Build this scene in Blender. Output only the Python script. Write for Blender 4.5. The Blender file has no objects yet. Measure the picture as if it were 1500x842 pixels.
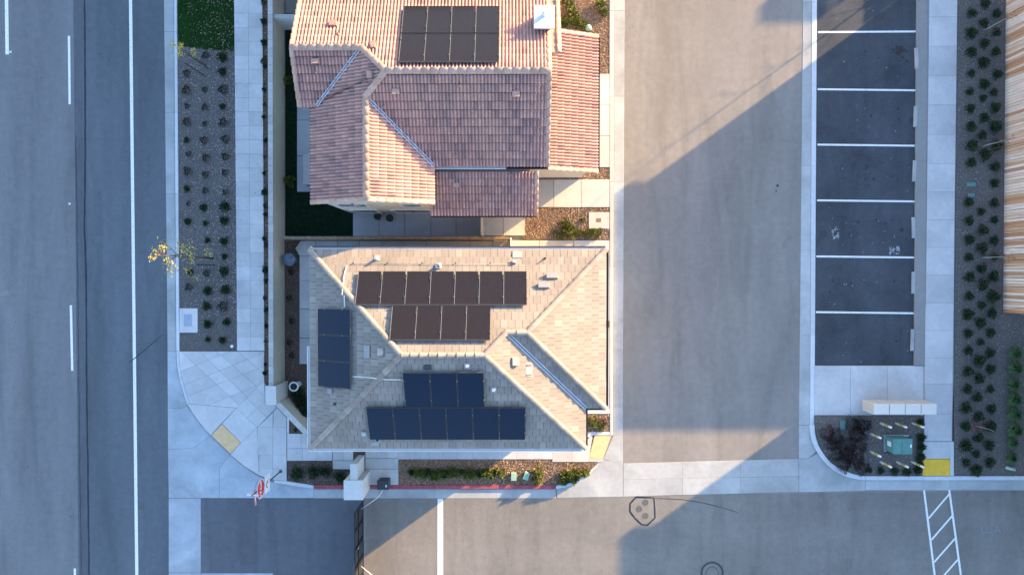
import bpy, math, random
from mathutils import Vector, Matrix, noise
rad = math.radians
random.seed(11)
S = bpy.context.scene
COL = S.collection

# ------------------------------------------------------------------ camera
CAM_H = 35.0
TILT = math.atan(0.019)
cam_d = bpy.data.cameras.new('camera')
cam = bpy.data.objects.new('camera', cam_d)
COL.objects.link(cam)
cam_d.sensor_width = 36.0
cam_d.lens = 24.0
cam_d.clip_end = 1000
cam.location = (0, 0, CAM_H)
cam.rotation_euler = (-TILT, 0, 0)
S.camera = cam

# ------------------------------------------------------------------ light
SUN_EL = rad(14.5)
SUN_DIR = Vector((0.811 * math.cos(SUN_EL), 0.585 * math.cos(SUN_EL), math.sin(SUN_EL))).normalized()
w = bpy.data.worlds.new('World')
S.world = w
w.use_nodes = True
wn = w.node_tree
sky = wn.nodes.new('ShaderNodeTexSky')
sky.sky_type = 'NISHITA'
sky.sun_disc = False
sky.sun_elevation = SUN_EL
sky.sun_rotation = math.atan2(SUN_DIR.x, SUN_DIR.y)
sky.air_density = 0.95
sky.dust_density = 1.0
sky.ozone_density = 2.1
wn.links.new(sky.outputs[0], wn.nodes['Background'].inputs[0])
wn.nodes['Background'].inputs[1].default_value = 0.15
sd = bpy.data.lights.new('sun', 'SUN')
sun = bpy.data.objects.new('sun', sd)
COL.objects.link(sun)
sd.energy = 3.8
sd.angle = rad(0.5)
sd.color = (1.0, 0.67, 0.31)
sun.rotation_euler = SUN_DIR.to_track_quat('Z', 'Y').to_euler()
sun.location = (20, 20, 40)
S.view_settings.view_transform = 'Standard'
S.view_settings.look = 'None'
S.view_settings.gamma = 1
S.view_settings.exposure = 2.25
S.render.engine = 'CYCLES'

# ------------------------------------------------------------------ geometry helpers
def ray(px, py):
    x, y, z = (px - 750) / 1000.0, (421 - py) / 1000.0, -1.0
    a = -TILT
    return Vector((x, y * math.cos(a) - z * math.sin(a), y * math.sin(a) + z * math.cos(a)))

def P(px, py, z=0.0):
    d = ray(px, py)
    t = (CAM_H - z) / -d.z
    return Vector((d.x * t, d.y * t, z))

def Q(pts, z=0.0):
    return [tuple(P(x, y, z)[:2]) for x, y in pts]

def area2(p):
    return sum(p[i][0] * p[(i + 1) % len(p)][1] - p[(i + 1) % len(p)][0] * p[i][1] for i in range(len(p)))

def clean(p):
    o = []
    for a in p:
        if not o or math.dist(a, o[-1]) > 1e-4:
            o.append(a)
    while len(o) > 2 and math.dist(o[0], o[-1]) < 1e-4:
        o.pop()
    return o

def offset(p, d):
    """inset a polygon (positive d = inwards)"""
    p = clean(p)
    if area2(p) < 0:
        p = p[::-1]
    n = len(p)
    o = []
    for i in range(n):
        a, b, c = p[i - 1], p[i], p[(i + 1) % n]
        e1 = Vector((b[0] - a[0], b[1] - a[1])); e2 = Vector((c[0] - b[0], c[1] - b[1]))
        if e1.length < 1e-6 or e2.length < 1e-6:
            o.append(b); continue
        e1.normalize(); e2.normalize()
        n1 = Vector((-e1.y, e1.x)); n2 = Vector((-e2.y, e2.x))
        m = n1 + n2
        if m.length < 1e-3:
            m = n1
        m.normalize()
        k = d / max(0.35, m.dot(n1))
        o.append((b[0] + m.x * k, b[1] + m.y * k))
    return o

def clip(poly, a, b):
    """keep the part left of the line a->b"""
    def s(p):
        return (b[0] - a[0]) * (p[1] - a[1]) - (b[1] - a[1]) * (p[0] - a[0])
    out = []
    for i in range(len(poly)):
        p, q = poly[i], poly[(i + 1) % len(poly)]
        sp, sq = s(p), s(q)
        if sp >= 0:
            out.append(p)
        if (sp > 0 and sq < 0) or (sp < 0 and sq > 0):
            t = sp / (sp - sq)
            out.append(tuple(p[k] + (q[k] - p[k]) * t for k in range(len(p))))
    return clean(out) if len(out) > 2 else []

def split_all(polys, lines):
    for a, b in lines:
        nxt = []
        for p in polys:
            l, r = clip(p, a, b), clip(p, b, a)
            for c in (l, r):
                if len(c) > 2 and abs(area2(c)) > 0.02:
                    nxt.append(c)
        polys = nxt
    return polys

class MB:
    def __init__(self):
        self.v = []; self.f = []; self.m = []; self.c = []
        self.mi = 0; self.col = 0.5
    def add(self, vs, fs):
        o = len(self.v)
        self.v.extend(tuple(x) for x in vs)
        for f in fs:
            self.f.append(tuple(i + o for i in f)); self.m.append(self.mi); self.c.append(self.col)
    def prism(self, poly, z0, z1, bev=0.0):
        poly = clean(poly)
        if len(poly) < 3: return
        if area2(poly) < 0: poly = poly[::-1]
        n = len(poly)
        if bev > 0:
            top = offset(poly, bev)
            vs = [(x, y, z0) for x, y in poly] + [(x, y, z1 - bev) for x, y in poly] + [(x, y, z1) for x, y in top]
            fs = []
            for i in range(n):
                j = (i + 1) % n
                fs.append((i, j, n + j, n + i)); fs.append((n + i, n + j, 2 * n + j, 2 * n + i))
            fs.append(tuple(range(2 * n, 3 * n)))
        else:
            vs = [(x, y, z0) for x, y in poly] + [(x, y, z1) for x, y in poly]
            fs = [(i, (i + 1) % n, n + (i + 1) % n, n + i) for i in range(n)]
            fs.append(tuple(range(n, 2 * n)))
        fs.append(tuple(range(n - 1, -1, -1)))
        self.add(vs, fs)
    def sheet(self, poly, z):
        poly = clean(poly)
        if area2(poly) < 0: poly = poly[::-1]
        self.add([(x, y, z) for x, y in poly], [tuple(range(len(poly)))])
    def box(self, c, s, M=None, bev=0.0):
        x, y, z = s[0] / 2, s[1] / 2, s[2] / 2
        b = min(bev, x * .45, y * .45, z * .45)
        if b > 0:
            lv = [(-z, b), (-z + b, 0), (z - b, 0), (z, b)]
            vs = []
            for zz, ins in lv:
                X, Y = x - ins, y - ins
                c2 = b if ins == 0 else 0.0
                vs += [(-X, -Y, zz), (X, -Y, zz), (X, Y, zz), (-X, Y, zz)]
            fs = [(3, 2, 1, 0), (12, 13, 14, 15)]
            for k in range(3):
                for i in range(4):
                    j = (i + 1) % 4
                    fs.append((4 * k + i, 4 * k + j, 4 * k + 4 + j, 4 * k + 4 + i))
        else:
            vs = [(-x, -y, -z), (x, -y, -z), (x, y, -z), (-x, y, -z), (-x, -y, z), (x, -y, z), (x, y, z), (-x, y, z)]
            fs = [(0, 3, 2, 1), (4, 5, 6, 7), (0, 1, 5, 4), (1, 2, 6, 5), (2, 3, 7, 6), (3, 0, 4, 7)]
        out = []
        for v in vs:
            v = Vector(v)
            if M is not None: v = M @ v
            out.append(v + Vector(c))
        self.add(out, fs)
    def tube(self, pts, r, n=8, caps=True):
        pts = [Vector(p) for p in pts]
        rs = r if isinstance(r, (list, tuple)) else [r] * len(pts)
        rings = []
        for i, p in enumerate(pts):
            d = (pts[min(i + 1, len(pts) - 1)] - pts[max(i - 1, 0)]).normalized()
            a = d.cross(Vector((0.31, 0.17, 1)) if abs(d.z) < .95 else Vector((1, 0, 0))).normalized()
            b = d.cross(a)
            rings.append([p + (a * math.cos(2 * math.pi * k / n) + b * math.sin(2 * math.pi * k / n)) * rs[i] for k in range(n)])
        vs = [v for rg in rings for v in rg]
        fs = []
        for i in range(len(pts) - 1):
            for k in range(n):
                l = (k + 1) % n
                fs.append((i * n + k, i * n + l, (i + 1) * n + l, (i + 1) * n + k))
        if caps:
            fs.append(tuple(range(n))[::-1]); fs.append(tuple(range((len(pts) - 1) * n, len(pts) * n)))
        self.add(vs, fs)
    def lathe(self, c, prof, n=16):
        vs = []; fs = []
        for r, z in prof:
            for k in range(n):
                a = 2 * math.pi * k / n
                vs.append((c[0] + r * math.cos(a), c[1] + r * math.sin(a), c[2] + z))
        for i in range(len(prof) - 1):
            for k in range(n):
                l = (k + 1) % n
                fs.append((i * n + k, i * n + l, (i + 1) * n + l, (i + 1) * n + k))
        fs.append(tuple(range(n))[::-1]); fs.append(tuple(range((len(prof) - 1) * n, len(prof) * n)))
        self.add(vs, fs)
    def mesh(self, name, mats, smooth=False, off=(0, 0, 0)):
        me = bpy.data.meshes.new(name)
        me.from_pydata([(a - off[0], b - off[1], c - off[2]) for a, b, c in self.v], [], self.f)
        if not isinstance(mats, (list, tuple)): mats = [mats]
        for m in mats: me.materials.append(m)
        if len(mats) > 1:
            me.polygons.foreach_set('material_index', self.m)
        if any(abs(c - .5) > 1e-6 for c in self.c):
            at = me.attributes.new('tint', 'FLOAT', 'FACE')
            at.data.foreach_set('value', self.c)
        if smooth:
            me.polygons.foreach_set('use_smooth', [True] * len(self.f))
        me.update()
        return me
    def build(self, name, mats, parent=None, smooth=False, origin=None):
        off = wloc(parent) if parent is not None else Vector(origin or (0, 0, 0))
        o = bpy.data.objects.new(name, self.mesh(name, mats, smooth, off))
        COL.objects.link(o)
        if parent is not None: o.parent = parent
        elif origin: o.location = origin
        return o

def wloc(o):
    v = Vector((0, 0, 0))
    while o is not None:
        v += Vector(o.location); o = o.parent
    return v

def tag(o, label=None, cat=None, group=None, kind=None):
    if label: o['label'] = label
    if cat: o['category'] = cat
    if group: o['group'] = group
    if kind: o['kind'] = kind
    return o

def empty(name, loc, label=None, cat=None, group=None, kind=None):
    o = bpy.data.objects.new(name, None)
    COL.objects.link(o); o.location = loc
    o.empty_display_size = .3
    return tag(o, label, cat, group, kind)

def inst(name, me, parent, M):
    """object sharing a mesh, placed by a world matrix, under a parent that only has a location"""
    o = bpy.data.objects.new(name, me)
    COL.objects.link(o)
    o.parent = parent
    o.matrix_basis = Matrix.Translation(-wloc(parent)) @ M if parent is not None else M
    return o

ORD = ['first', 'second', 'third', 'fourth', 'fifth', 'sixth', 'seventh', 'eighth', 'ninth', 'tenth', 'eleventh', 'twelfth',
       'thirteenth', 'fourteenth', 'fifteenth', 'sixteenth', 'seventeenth', 'eighteenth', 'nineteenth', 'twentieth']
def ordn(i):
    if i < 20: return ORD[i]
    return 'twenty-' + ORD[i - 20] if i < 29 else ('thirtieth' if i == 29 else 'thirty-' + ORD[i - 30])

# ------------------------------------------------------------------ materials
class NT:
    def __init__(self, name, rough=.85, spec=.3):
        self.m = bpy.data.materials.new(name); self.m.use_nodes = True
        self.t = self.m.node_tree; self.b = self.t.nodes['Principled BSDF']
        self.b.inputs['Roughness'].default_value = rough
        self.b.inputs['Specular IOR Level'].default_value = spec
        self.tc = self.t.nodes.new('ShaderNodeTexCoord')
        self.geo = self.t.nodes.new('ShaderNodeNewGeometry')
    def n(self, k, **kw):
        x = self.t.nodes.new(k)
        for a, v in kw.items(): setattr(x, a, v)
        return x
    def l(self, a, b): self.t.links.new(a, b)
    def mapped(self, sc=(1, 1, 1), rot=0):
        mp = self.n('ShaderNodeMapping'); mp.inputs['Scale'].default_value = sc
        mp.inputs['Rotation'].default_value = (0, 0, rot)
        self.l(self.geo.outputs['Position'], mp.inputs[0]); return mp.outputs[0]
    def noise(self, scale, detail=4, vec=None, rough=.55, dist=0.0):
        x = self.n('ShaderNodeTexNoise'); x.inputs['Scale'].default_value = scale
        x.inputs['Detail'].default_value = detail; x.inputs['Roughness'].default_value = rough
        x.inputs['Distortion'].default_value = dist
        self.l(vec if vec is not None else self.geo.outputs['Position'], x.inputs[0]); return x.outputs[0]
    def ramp(self, f, stops):
        r = self.n('ShaderNodeValToRGB'); e = r.color_ramp.elements
        while len(e) < len(stops): e.new(.5)
        for i, (p, c) in enumerate(stops):
            e[i].position = p; e[i].color = (c[0], c[1], c[2], 1) if isinstance(c, (tuple, list)) else (c, c, c, 1)
        self.l(f, r.inputs[0]); return r.outputs[0]
    def mix(self, f, a, b, mode='MIX'):
        x = self.n('ShaderNodeMix', data_type='RGBA', blend_type=mode)
        for s, v in ((x.inputs[0], f), (x.inputs[6], a), (x.inputs[7], b)):
            if hasattr(v, 'default_value'): self.l(v, s)
            elif isinstance(v, (int, float)): s.default_value = v if s == x.inputs[0] else (v, v, v, 1)
            else: s.default_value = (v[0], v[1], v[2], 1)
        return x.outputs[2]
    def mul(self, a, b): return self.mix(1.0, a, b, 'MULTIPLY')
    def attr(self, name='tint'):
        x = self.n('ShaderNodeAttribute', attribute_name=name); return x.outputs['Fac']
    def rnd(self): return self.n('ShaderNodeObjectInfo').outputs['Random']
    def bump(self, h, dist=.01, st=.5):
        b = self.n('ShaderNodeBump'); b.inputs['Distance'].default_value = dist; b.inputs['Strength'].default_value = st
        self.l(h, b.inputs['Height']); self.l(b.outputs[0], self.b.inputs['Normal'])
    def out(self, c):
        if hasattr(c, 'default_value'): self.l(c, self.b.inputs['Base Color'])
        else: self.b.inputs['Base Color'].default_value = (c[0], c[1], c[2], 1)
        return self.m

def asphalt(name, base, mott=.18, stretch=None, scale=.35, speck=.3, dark=None):
    t = NT(name, .9, .25)
    big = t.ramp(t.noise(scale, 5, t.mapped(stretch) if stretch else None, dist=.4), [(.25, 1 - mott), (.75, 1 + mott)])
    mid = t.ramp(t.noise(3.0, 5), [(.3, .93), (.7, 1.07)])
    fin = t.ramp(t.noise(38, 2), [(.3, 1 - speck), (.7, 1 + speck)])
    fin2 = t.ramp(t.noise(110, 1), [(.3, .8), (.7, 1.2)])
    c = t.mul(t.mul(t.mul(base, big), mid), t.mul(fin, fin2))
    if dark:
        sp = t.ramp(t.noise(dark[0], 3, dist=.6), [(dark[1], 0.0), (dark[1] + .07, 1.0)])
        c = t.mix(sp, c, t.mul(c, dark[2]))
    # tyre-darkened paths, drips and old water marks
    wear = t.ramp(t.noise(.55, 6, t.mapped((1.6, .22, 1)), .62, .8), [(.34, .86), (.5, 1.0), (.70, 1.09)])
    c = t.mul(c, wear)
    drip = t.ramp(t.noise(2.3, 5, dist=1.2), [(.70, 1.0), (.77, .84)])
    c = t.mul(c, drip)
    t.bump(t.noise(90, 2), .006, .6)
    return t.out(c)

def concrete(name, base, stain=.16, var=.09, fine=.06):
    t = NT(name, .85, .3)
    big = t.ramp(t.noise(.55, 6, dist=.5), [(.3, 1 - stain), (.7, 1 + stain * .5)])
    mid = t.ramp(t.noise(4.5, 5), [(.3, .94), (.7, 1.05)])
    fin = t.ramp(t.noise(60, 2), [(.3, 1 - fine), (.7, 1 + fine)])
    ob = t.ramp(t.rnd(), [(0, 1 - var), (1, 1 + var)])
    c = t.mul(t.mul(t.mul(base, big), mid), t.mul(fin, ob))
    spt = t.ramp(t.noise(7, 2), [(.73, 1.0), (.78, .72)])
    c = t.mul(c, spt)
    t.bump(t.noise(45, 3), .003, .5)
    return t.out(c)

def plain(name, c, rough=.6, spec=.4, var=.08, nscale=6, metal=0.0):
    t = NT(name, rough, spec)
    t.b.inputs['Metallic'].default_value = metal
    a = t.ramp(t.noise(nscale, 4), [(.3, 1 - var), (.7, 1 + var)])
    return t.out(t.mul(c, a))

def tinted(name, stops, rough=.85, nv=.15, nscale=9, spec=.2, streak=None, bump=None):
    t = NT(name, rough, spec)
    c = t.ramp(t.attr(), stops)
    a = t.ramp(t.noise(nscale, 4), [(.3, 1 - nv), (.7, 1 + nv)])
    c = t.mul(c, a)
    if streak:
        s = t.ramp(t.noise(streak[0], 4, t.mapped(streak[1])), [(.35, 1 - streak[2]), (.65, 1 + streak[2] * .6)])
        c = t.mul(c, s)
    if bump: t.bump(t.noise(bump[0], 3), bump[1], .6)
    return t.out(c)

M = {}
M['alley'] = asphalt('alley_asphalt', (.225, .206, .188), .10, scale=.25, speck=.2, dark=(.9, .70, .86))
M['street_l'] = asphalt('street_asphalt_worn', (.160, .166, .175), .24, (1.0, .10, 1), .28, .2)
M['street_m'] = asphalt('street_asphalt_band', (.098, .108, .122), .12, (1.5, .12, 1), .4, .18)
M['street_r'] = asphalt('street_asphalt_lane', (.108, .124, .142), .22, (1.2, .15, 1), .3, .18)
M['park'] = asphalt('parking_asphalt', (.060, .067, .078), .28, scale=.45, speck=.35, dark=(.8, .68, .75))
M['road'] = asphalt('entry_asphalt', (.195, .180, .163), .14, (.3, 1.0, 1), .4, .22)
M['entry'] = asphalt('gate_asphalt', (.115, .120, .135), .1, (.3, 1.0, 1), .4, .18)
M['seal'] = plain('sealant', (.018, .021, .028), .5, .4)
M['patch'] = plain('oil_stain', (.035, .03, .03), .7, .3, .4, 12)
M['scuff'] = plain('scuff', (.30, .32, .35), .9, .1, .3, 12)
M['conc'] = concrete('sidewalk_concrete', (.53, .52, .52))
M['conc_w'] = concrete('light_concrete', (.50, .47, .43), .08)
M['gutter'] = concrete('gutter_concrete', (.38, .395, .40), .26)
M['gutter_e'] = concrete('east_gutter_concrete', (.385, .39, .385), .24)
M['curb'] = concrete('curb_concrete', (.55, .57, .60), .08)
M['apron'] = concrete('apron_concrete', (.38, .42, .46), .28, .04)
M['tan'] = concrete('tan_concrete', (.27, .262, .25), .06, .02, .18)
M['shadepad'] = concrete('shaded_concrete', (.40, .41, .43), .1)  # shade between the houses put into a darker concrete tone
M['joint'] = plain('joint_base', (.24, .25, .27), .9, .1)
M['red'] = plain('red_curb_paint', (.33, .07, .09), .6, .3, .25, 5)
M['yellow'] = None
t = NT('white_paint', .7, .3)
wp = t.ramp(t.noise(14, 4), [(.30, .42), (.42, .74), (.7, .80)])
M['paint'] = t.out(wp)
t = NT('thin_paint', .8, .2)
M['chalk'] = t.out(t.ramp(t.noise(30, 3), [(.38, .13), (.62, .30)]))
def yellow(name, c):
    t = NT(name, .6, .3)
    return t.out(t.mul(c, t.ramp(t.noise(5, 4), [(.3, .88), (.7, 1.08)])))
M['yel_bright'] = yellow('yellow_mat_bright', (.78, .47, .045))
M['yel_pale'] = yellow('yellow_mat_faded', (.72, .48, .25))
M['gravel'] = tinted('gravel_bed', [(0, (.125, .117, .112)), (1, (.125, .117, .112))], .95, .5, 22, .1, bump=(40, .03))
M['gravel_r'] = tinted('dark_gravel_bed', [(0, (.135, .118, .108)), (1, (.135, .118, .108))], .95, .5, 22, .1, bump=(40, .03))
M['mulch'] = tinted('mulch_bed', [(0, (.11, .075, .06)), (1, (.11, .075, .06))], .95, .55, 16, .1, bump=(30, .05))
M['barkmulch'] = tinted('bark_mulch_bed', [(0, (.22, .145, .095)), (1, (.22, .145, .095))], .95, .5, 16, .1, bump=(30, .05))
M['soil'] = plain('soil', (.09, .075, .065), .95, .1, .4, 8)
M['stone'] = tinted('pebbles', [(0, (.05, .047, .055)), (.5, (.20, .18, .165)), (.85, (.34, .31, .29)), (1, (.55, .53, .52))], .9, .1, 5)
M['chip'] = tinted('bark_chips', [(0, (.07, .045, .035)), (.5, (.30, .19, .13)), (1, (.62, .47, .34))], .9, .1, 5)
M['litter'] = tinted('dry_leaves', [(0, (.30, .18, .16)), (.5, (.5, .36, .33)), (1, (.72, .62, .58))], .8, .1, 5)
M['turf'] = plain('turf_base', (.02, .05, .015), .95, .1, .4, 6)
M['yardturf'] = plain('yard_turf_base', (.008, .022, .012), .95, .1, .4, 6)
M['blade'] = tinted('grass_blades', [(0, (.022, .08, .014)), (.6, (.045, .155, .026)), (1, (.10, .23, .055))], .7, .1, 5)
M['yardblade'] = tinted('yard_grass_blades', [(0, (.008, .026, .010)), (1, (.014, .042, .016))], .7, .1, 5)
M['leaf_d'] = tinted('dark_foliage', [(0, (.012, .028, .014)), (.5, (.032, .062, .028)), (1, (.10, .13, .06))], .7, .1, 5)
M['leaf_r'] = tinted('reddish_foliage', [(0, (.018, .014, .013)), (.5, (.035, .038, .025)), (1, (.10, .062, .05))], .7, .1, 5)
M['leaf_b'] = tinted('brown_foliage', [(0, (.018, .014, .016)), (.6, (.04, .026, .026)), (1, (.085, .05, .045))], .7, .1, 5)
M['leaf_g'] = tinted('bright_foliage', [(0, (.05, .085, .02)), (.6, (.15, .20, .04)), (1, (.34, .35, .09))], .65, .1, 5)
M['leaf_f'] = tinted('feathery_foliage', [(0, (.02, .05, .02)), (1, (.07, .13, .05))], .7, .1, 5)
M['leaf_y'] = tinted('autumn_foliage', [(0, (.14, .24, .05)), (.5, (.50, .43, .08)), (1, (.66, .36, .12))], .65, .1, 5)
M['bark'] = plain('bark', (.10, .075, .06), .9, .2, .3, 12)
M['twig'] = plain('red_twig', (.13, .06, .045), .9, .2, .3, 12)
M['stake'] = plain('stake_wood', (.035, .026, .024), .9, .2, .2, 12)
M['tube'] = plain('pale_trunk', (.33, .34, .34), .8, .2, .1, 12)
# roof tiles
t = NT('flat_tile', .85, .2)
c = t.ramp(t.attr(), [(0, (.06, .055, .05)), (.06, (.215, .188, .168)), (.5, (.255, .222, .195)), (1, (.30, .262, .228))])  # lowest stop: shade under the tile edges, painted on the nose faces
c = t.mul(c, t.ramp(t.noise(1.1, 5), [(.3, .90), (.7, 1.08)]))
c = t.mul(c, t.ramp(t.noise(22, 3), [(.3, .90), (.7, 1.08)]))
M['flat'] = t.out(c)
t = NT('barrel_tile', .8, .25)
c = t.ramp(t.attr(), [(0, (.07, .035, .03)), (.06, (.31, .185, .165)), (.25, (.41, .235, .205)), (.6, (.50, .275, .225)), (1, (.57, .335, .275))])  # lowest stop: dark of the tile mouths painted onto the nose faces
c = t.mul(c, t.ramp(t.noise(14, 3), [(.3, .84), (.7, 1.12)]))
M['barrel'] = t.out(c)
M['cap_f'] = tinted('flat_ridge_tile', [(0, (.25, .21, .185)), (1, (.33, .28, .24))], .85, .12, 14)
M['cap_b'] = tinted('barrel_ridge_tile', [(0, (.42, .26, .20)), (1, (.52, .33, .26))], .8, .14, 14)
M['deck'] = plain('roof_underlay', (.15, .132, .118), .9, .1)
M['deck_r'] = plain('red_roof_underlay', (.10, .05, .04), .9, .1)
M['flash'] = plain('valley_metal', (.16, .19, .25), .4, .5, .06, 6, .5)
M['flash_w'] = plain('valley_metal_edge', (.55, .58, .62), .4, .5, .04)
M['gut_w'] = plain('white_gutter', (.70, .70, .70), .5, .4, .04)
M['gut_d'] = plain('dark_gutter', (.035, .03, .032), .5, .4, .1)
M['fascia'] = plain('fascia', (.30, .24, .19), .7, .3)
M['stucco'] = plain('cream_stucco', (.56, .52, .45), .9, .2, .06, 3)
M['stucco2'] = plain('tan_stucco', (.45, .40, .33), .9, .2, .06, 3)
M['pilaster'] = plain('pale_stucco', (.58, .57, .55), .85, .2, .05, 2.5)
M['wallside'] = plain('wall_stucco', (.56, .51, .42), .9, .2, .07, 2.5)
M['capstone'] = tinted('wall_cap', [(0, (.40, .39, .37)), (1, (.52, .50, .48))], .85, .06, 6)
M['winframe'] = plain('window_frame', (.62, .60, .56), .5, .4, .03)
M['doorpaint'] = plain('door_paint', (.40, .36, .31), .6, .4, .04)
t = NT('window_glass', .08, .6); M['glass'] = t.out((.03, .035, .045))
def pvmat(nm, a, b2):
  t = NT(nm, .14, .22)
  br = t.n('ShaderNodeTexBrick'); br.offset = 0; br.inputs['Scale'].default_value = 1
  br.inputs['Color1'].default_value = (*a, 1); br.inputs['Color2'].default_value = (*[q * 1.15 for q in a], 1)
  br.inputs['Mortar'].default_value = (*b2, 1); br.inputs['Mortar Size'].default_value = .006
  br.inputs['Brick Width'].default_value = .158; br.inputs['Row Height'].default_value = .155
  t.l(t.tc.outputs['Object'], br.inputs[0])
  return t.out(br.outputs[0])
M['pv'] = pvmat('pv_sunlit', (.018, .0145, .016), (.0135, .011, .012))  # brown-black: warm sun tone put into the cells of the sunlit arrays
M['pvn'] = pvmat('pv_shaded', (.0025, .009, .026), (.002, .0075, .021))  # navy: sky reflection put into the cells of the shaded arrays
M['pvframe'] = plain('pv_frame', (.016, .016, .018), .45, .5, .1)
M['rail'] = plain('aluminium', (.20, .19, .18), .45, .4, .05, 6, .4)
M['white'] = plain('white_metal', (.68, .68, .66), .5, .4, .05)
M['galv'] = plain('galvanised', (.36, .37, .38), .45, .5, .1, 10, .5)
M['vent'] = plain('vent_metal', (.36, .33, .30), .6, .3, .05)
M['lead'] = plain('lead_flashing', (.27, .265, .27), .6, .4, .08, 8)
M['black'] = plain('black_metal', (.012, .014, .017), .5, .4, .1)
M['gatepanel'] = plain('gate_mesh', (.055, .06, .075), .6, .3, .1)
M['operator'] = plain('operator_box', (.035, .042, .055), .5, .4, .1)
M['teal'] = plain('utility_green', (.10, .235, .215), .6, .3, .1, 4)
M['teal_l'] = plain('utility_pale_green', (.27, .43, .35), .6, .3, .06, 4)
M['stopred'] = plain('sign_red', (.60, .02, .045), .5, .4, .04)
M['signwhite'] = plain('sign_white', (.72, .74, .74), .5, .4, .03)
M['nameblade'] = plain('street_blade', (.42, .20, .22), .5, .4)
M['postgrey'] = plain('post_grey', (.08, .09, .10), .5, .4, .1)
M['lidgrey'] = plain('bin_lid', (.10, .14, .18), .45, .5, .5, 5)
M['bollw'] = plain('bollard_white', (.60, .60, .58), .6, .3, .05)
M['bolly'] = plain('bollard_yellow', (.62, .50, .10), .6, .3, .05)
M['boxtan'] = plain('mailbox_tan', (.66, .60, .53), .5, .4, .03)
M['boxside'] = plain('mailbox_side', (.58, .47, .37), .5, .4, .03)
M['fencewood'] = None
t = NT('fence_board', .8, .2)
c = t.ramp(t.rnd(), [(0, (.50, .24, .12)), (.3, (.66, .42, .27)), (.6, (.78, .58, .45)), (1, (.82, .68, .57))])
c = t.mul(c, t.ramp(t.noise(3.2, 5, t.mapped((1, 7, .3)), dist=.1), [(.3, .74), (.65, 1.1)]))
M['fencewood'] = t.out(c)
M['brownwood'] = plain('brown_fence_wood', (.20, .145, .10), .85, .2, .3, 5)
M['pink'] = plain('condenser_paint', (.36, .32, .31), .6, .3, .05)
M['rust'] = plain('rusty_lid', (.22, .12, .07), .8, .3, .2, 9)
M['bluelid'] = concrete('blue_grey_lid', (.33, .38, .46), .05, .02)
M['ironlid'] = plain('iron_cover', (.10, .095, .09), .7, .4, .2, 14)
M['ringlid'] = plain('iron_ring', (.045, .045, .05), .7, .4, .2, 14)

# ------------------------------------------------------------------ ground
b = MB(); b.sheet([(-200, -200), (200, -200), (200, 200), (-200, 200)], -0.32)
tag(b.build('ground', M['soil']), kind='structure')
b = MB(); b.sheet([(-80, -70), (80, -70), (80, 70), (-80, 70)], 0.0)
tag(b.build('alley_road', M['alley']), kind='structure')

def sheet_obj(name, pts, z, mat, kind='structure', parent=None):
    b = MB(); b.sheet(Q(pts, z), z)
    o = b.build(name, mat, parent)
    if parent is None: tag(o, kind=kind)
    return o

def prism_obj(name, pts, z0, z1, mat, parent=None, bev=.008, gap=0.0, kind='structure'):
    poly = Q(pts, z1)
    if gap: poly = offset(poly, gap)
    b = MB(); b.prism(poly, z0, z1, bev)
    o = b.build(name, mat, parent)
    if parent is None and kind: tag(o, kind=kind)
    return o

# street on the left: three strips of paving of different age
street = empty('street', P(120, 421), kind='structure')
sheet_obj('worn_lane', [(-700, -350), (104, -350), (118, 1150), (-700, 1150)], .004, M['street_l'], parent=street)
sheet_obj('centre_strip', [(104, -350), (121.5, -350), (134, 1150), (118, 1150)], .0045, M['street_m'], parent=street)
sheet_obj('right_lane', [(121.5, -350), (247, -350), (247, 1150), (134, 1150)], .005, M['street_r'], parent=street)

def line_mark(name, a, b_, wpx, mat=None, z=.010, parent=street):
    A, B = P(a[0], a[1], z), P(b_[0], b_[1], z)
    d = (B - A); d.z = 0; d.normalize(); n = Vector((-d.y, d.x, 0)) * (wpx * .035 / 2)
    m = MB(); m.sheet([tuple((A + n)[:2]), tuple((B + n)[:2]), tuple((B - n)[:2]), tuple((A - n)[:2])], z)
    return m.build(name, mat or M['paint'], parent)

def wob_line(name, pts, wpx, mat, z, parent, jit=.012, seed=1):
    rr = random.Random(seed)
    W = [P(x, y, z) for x, y in pts]
    dense = []
    for i in range(len(W) - 1):
        n = max(2, int((W[i + 1] - W[i]).length / .35))
        for k in range(n):
            dense.append(W[i].lerp(W[i + 1], k / n))
    dense.append(W[-1])
    vs = []; fs = []
    for i, p in enumerate(dense):
        d = dense[min(i + 1, len(dense) - 1)] - dense[max(i - 1, 0)]
        d.z = 0; d.normalize(); n = Vector((-d.y, d.x, 0))
        p = p + n * rr.uniform(-jit, jit)
        h = wpx * .035 / 2 * rr.uniform(.75, 1.25)
        vs += [p + n * h, p - n * h]
        if i: fs.append((2 * i - 2, 2 * i - 1, 2 * i + 1, 2 * i))
    m = MB(); m.add(vs, [f[::-1] for f in fs])
    return m.build(name, mat, parent)

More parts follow.
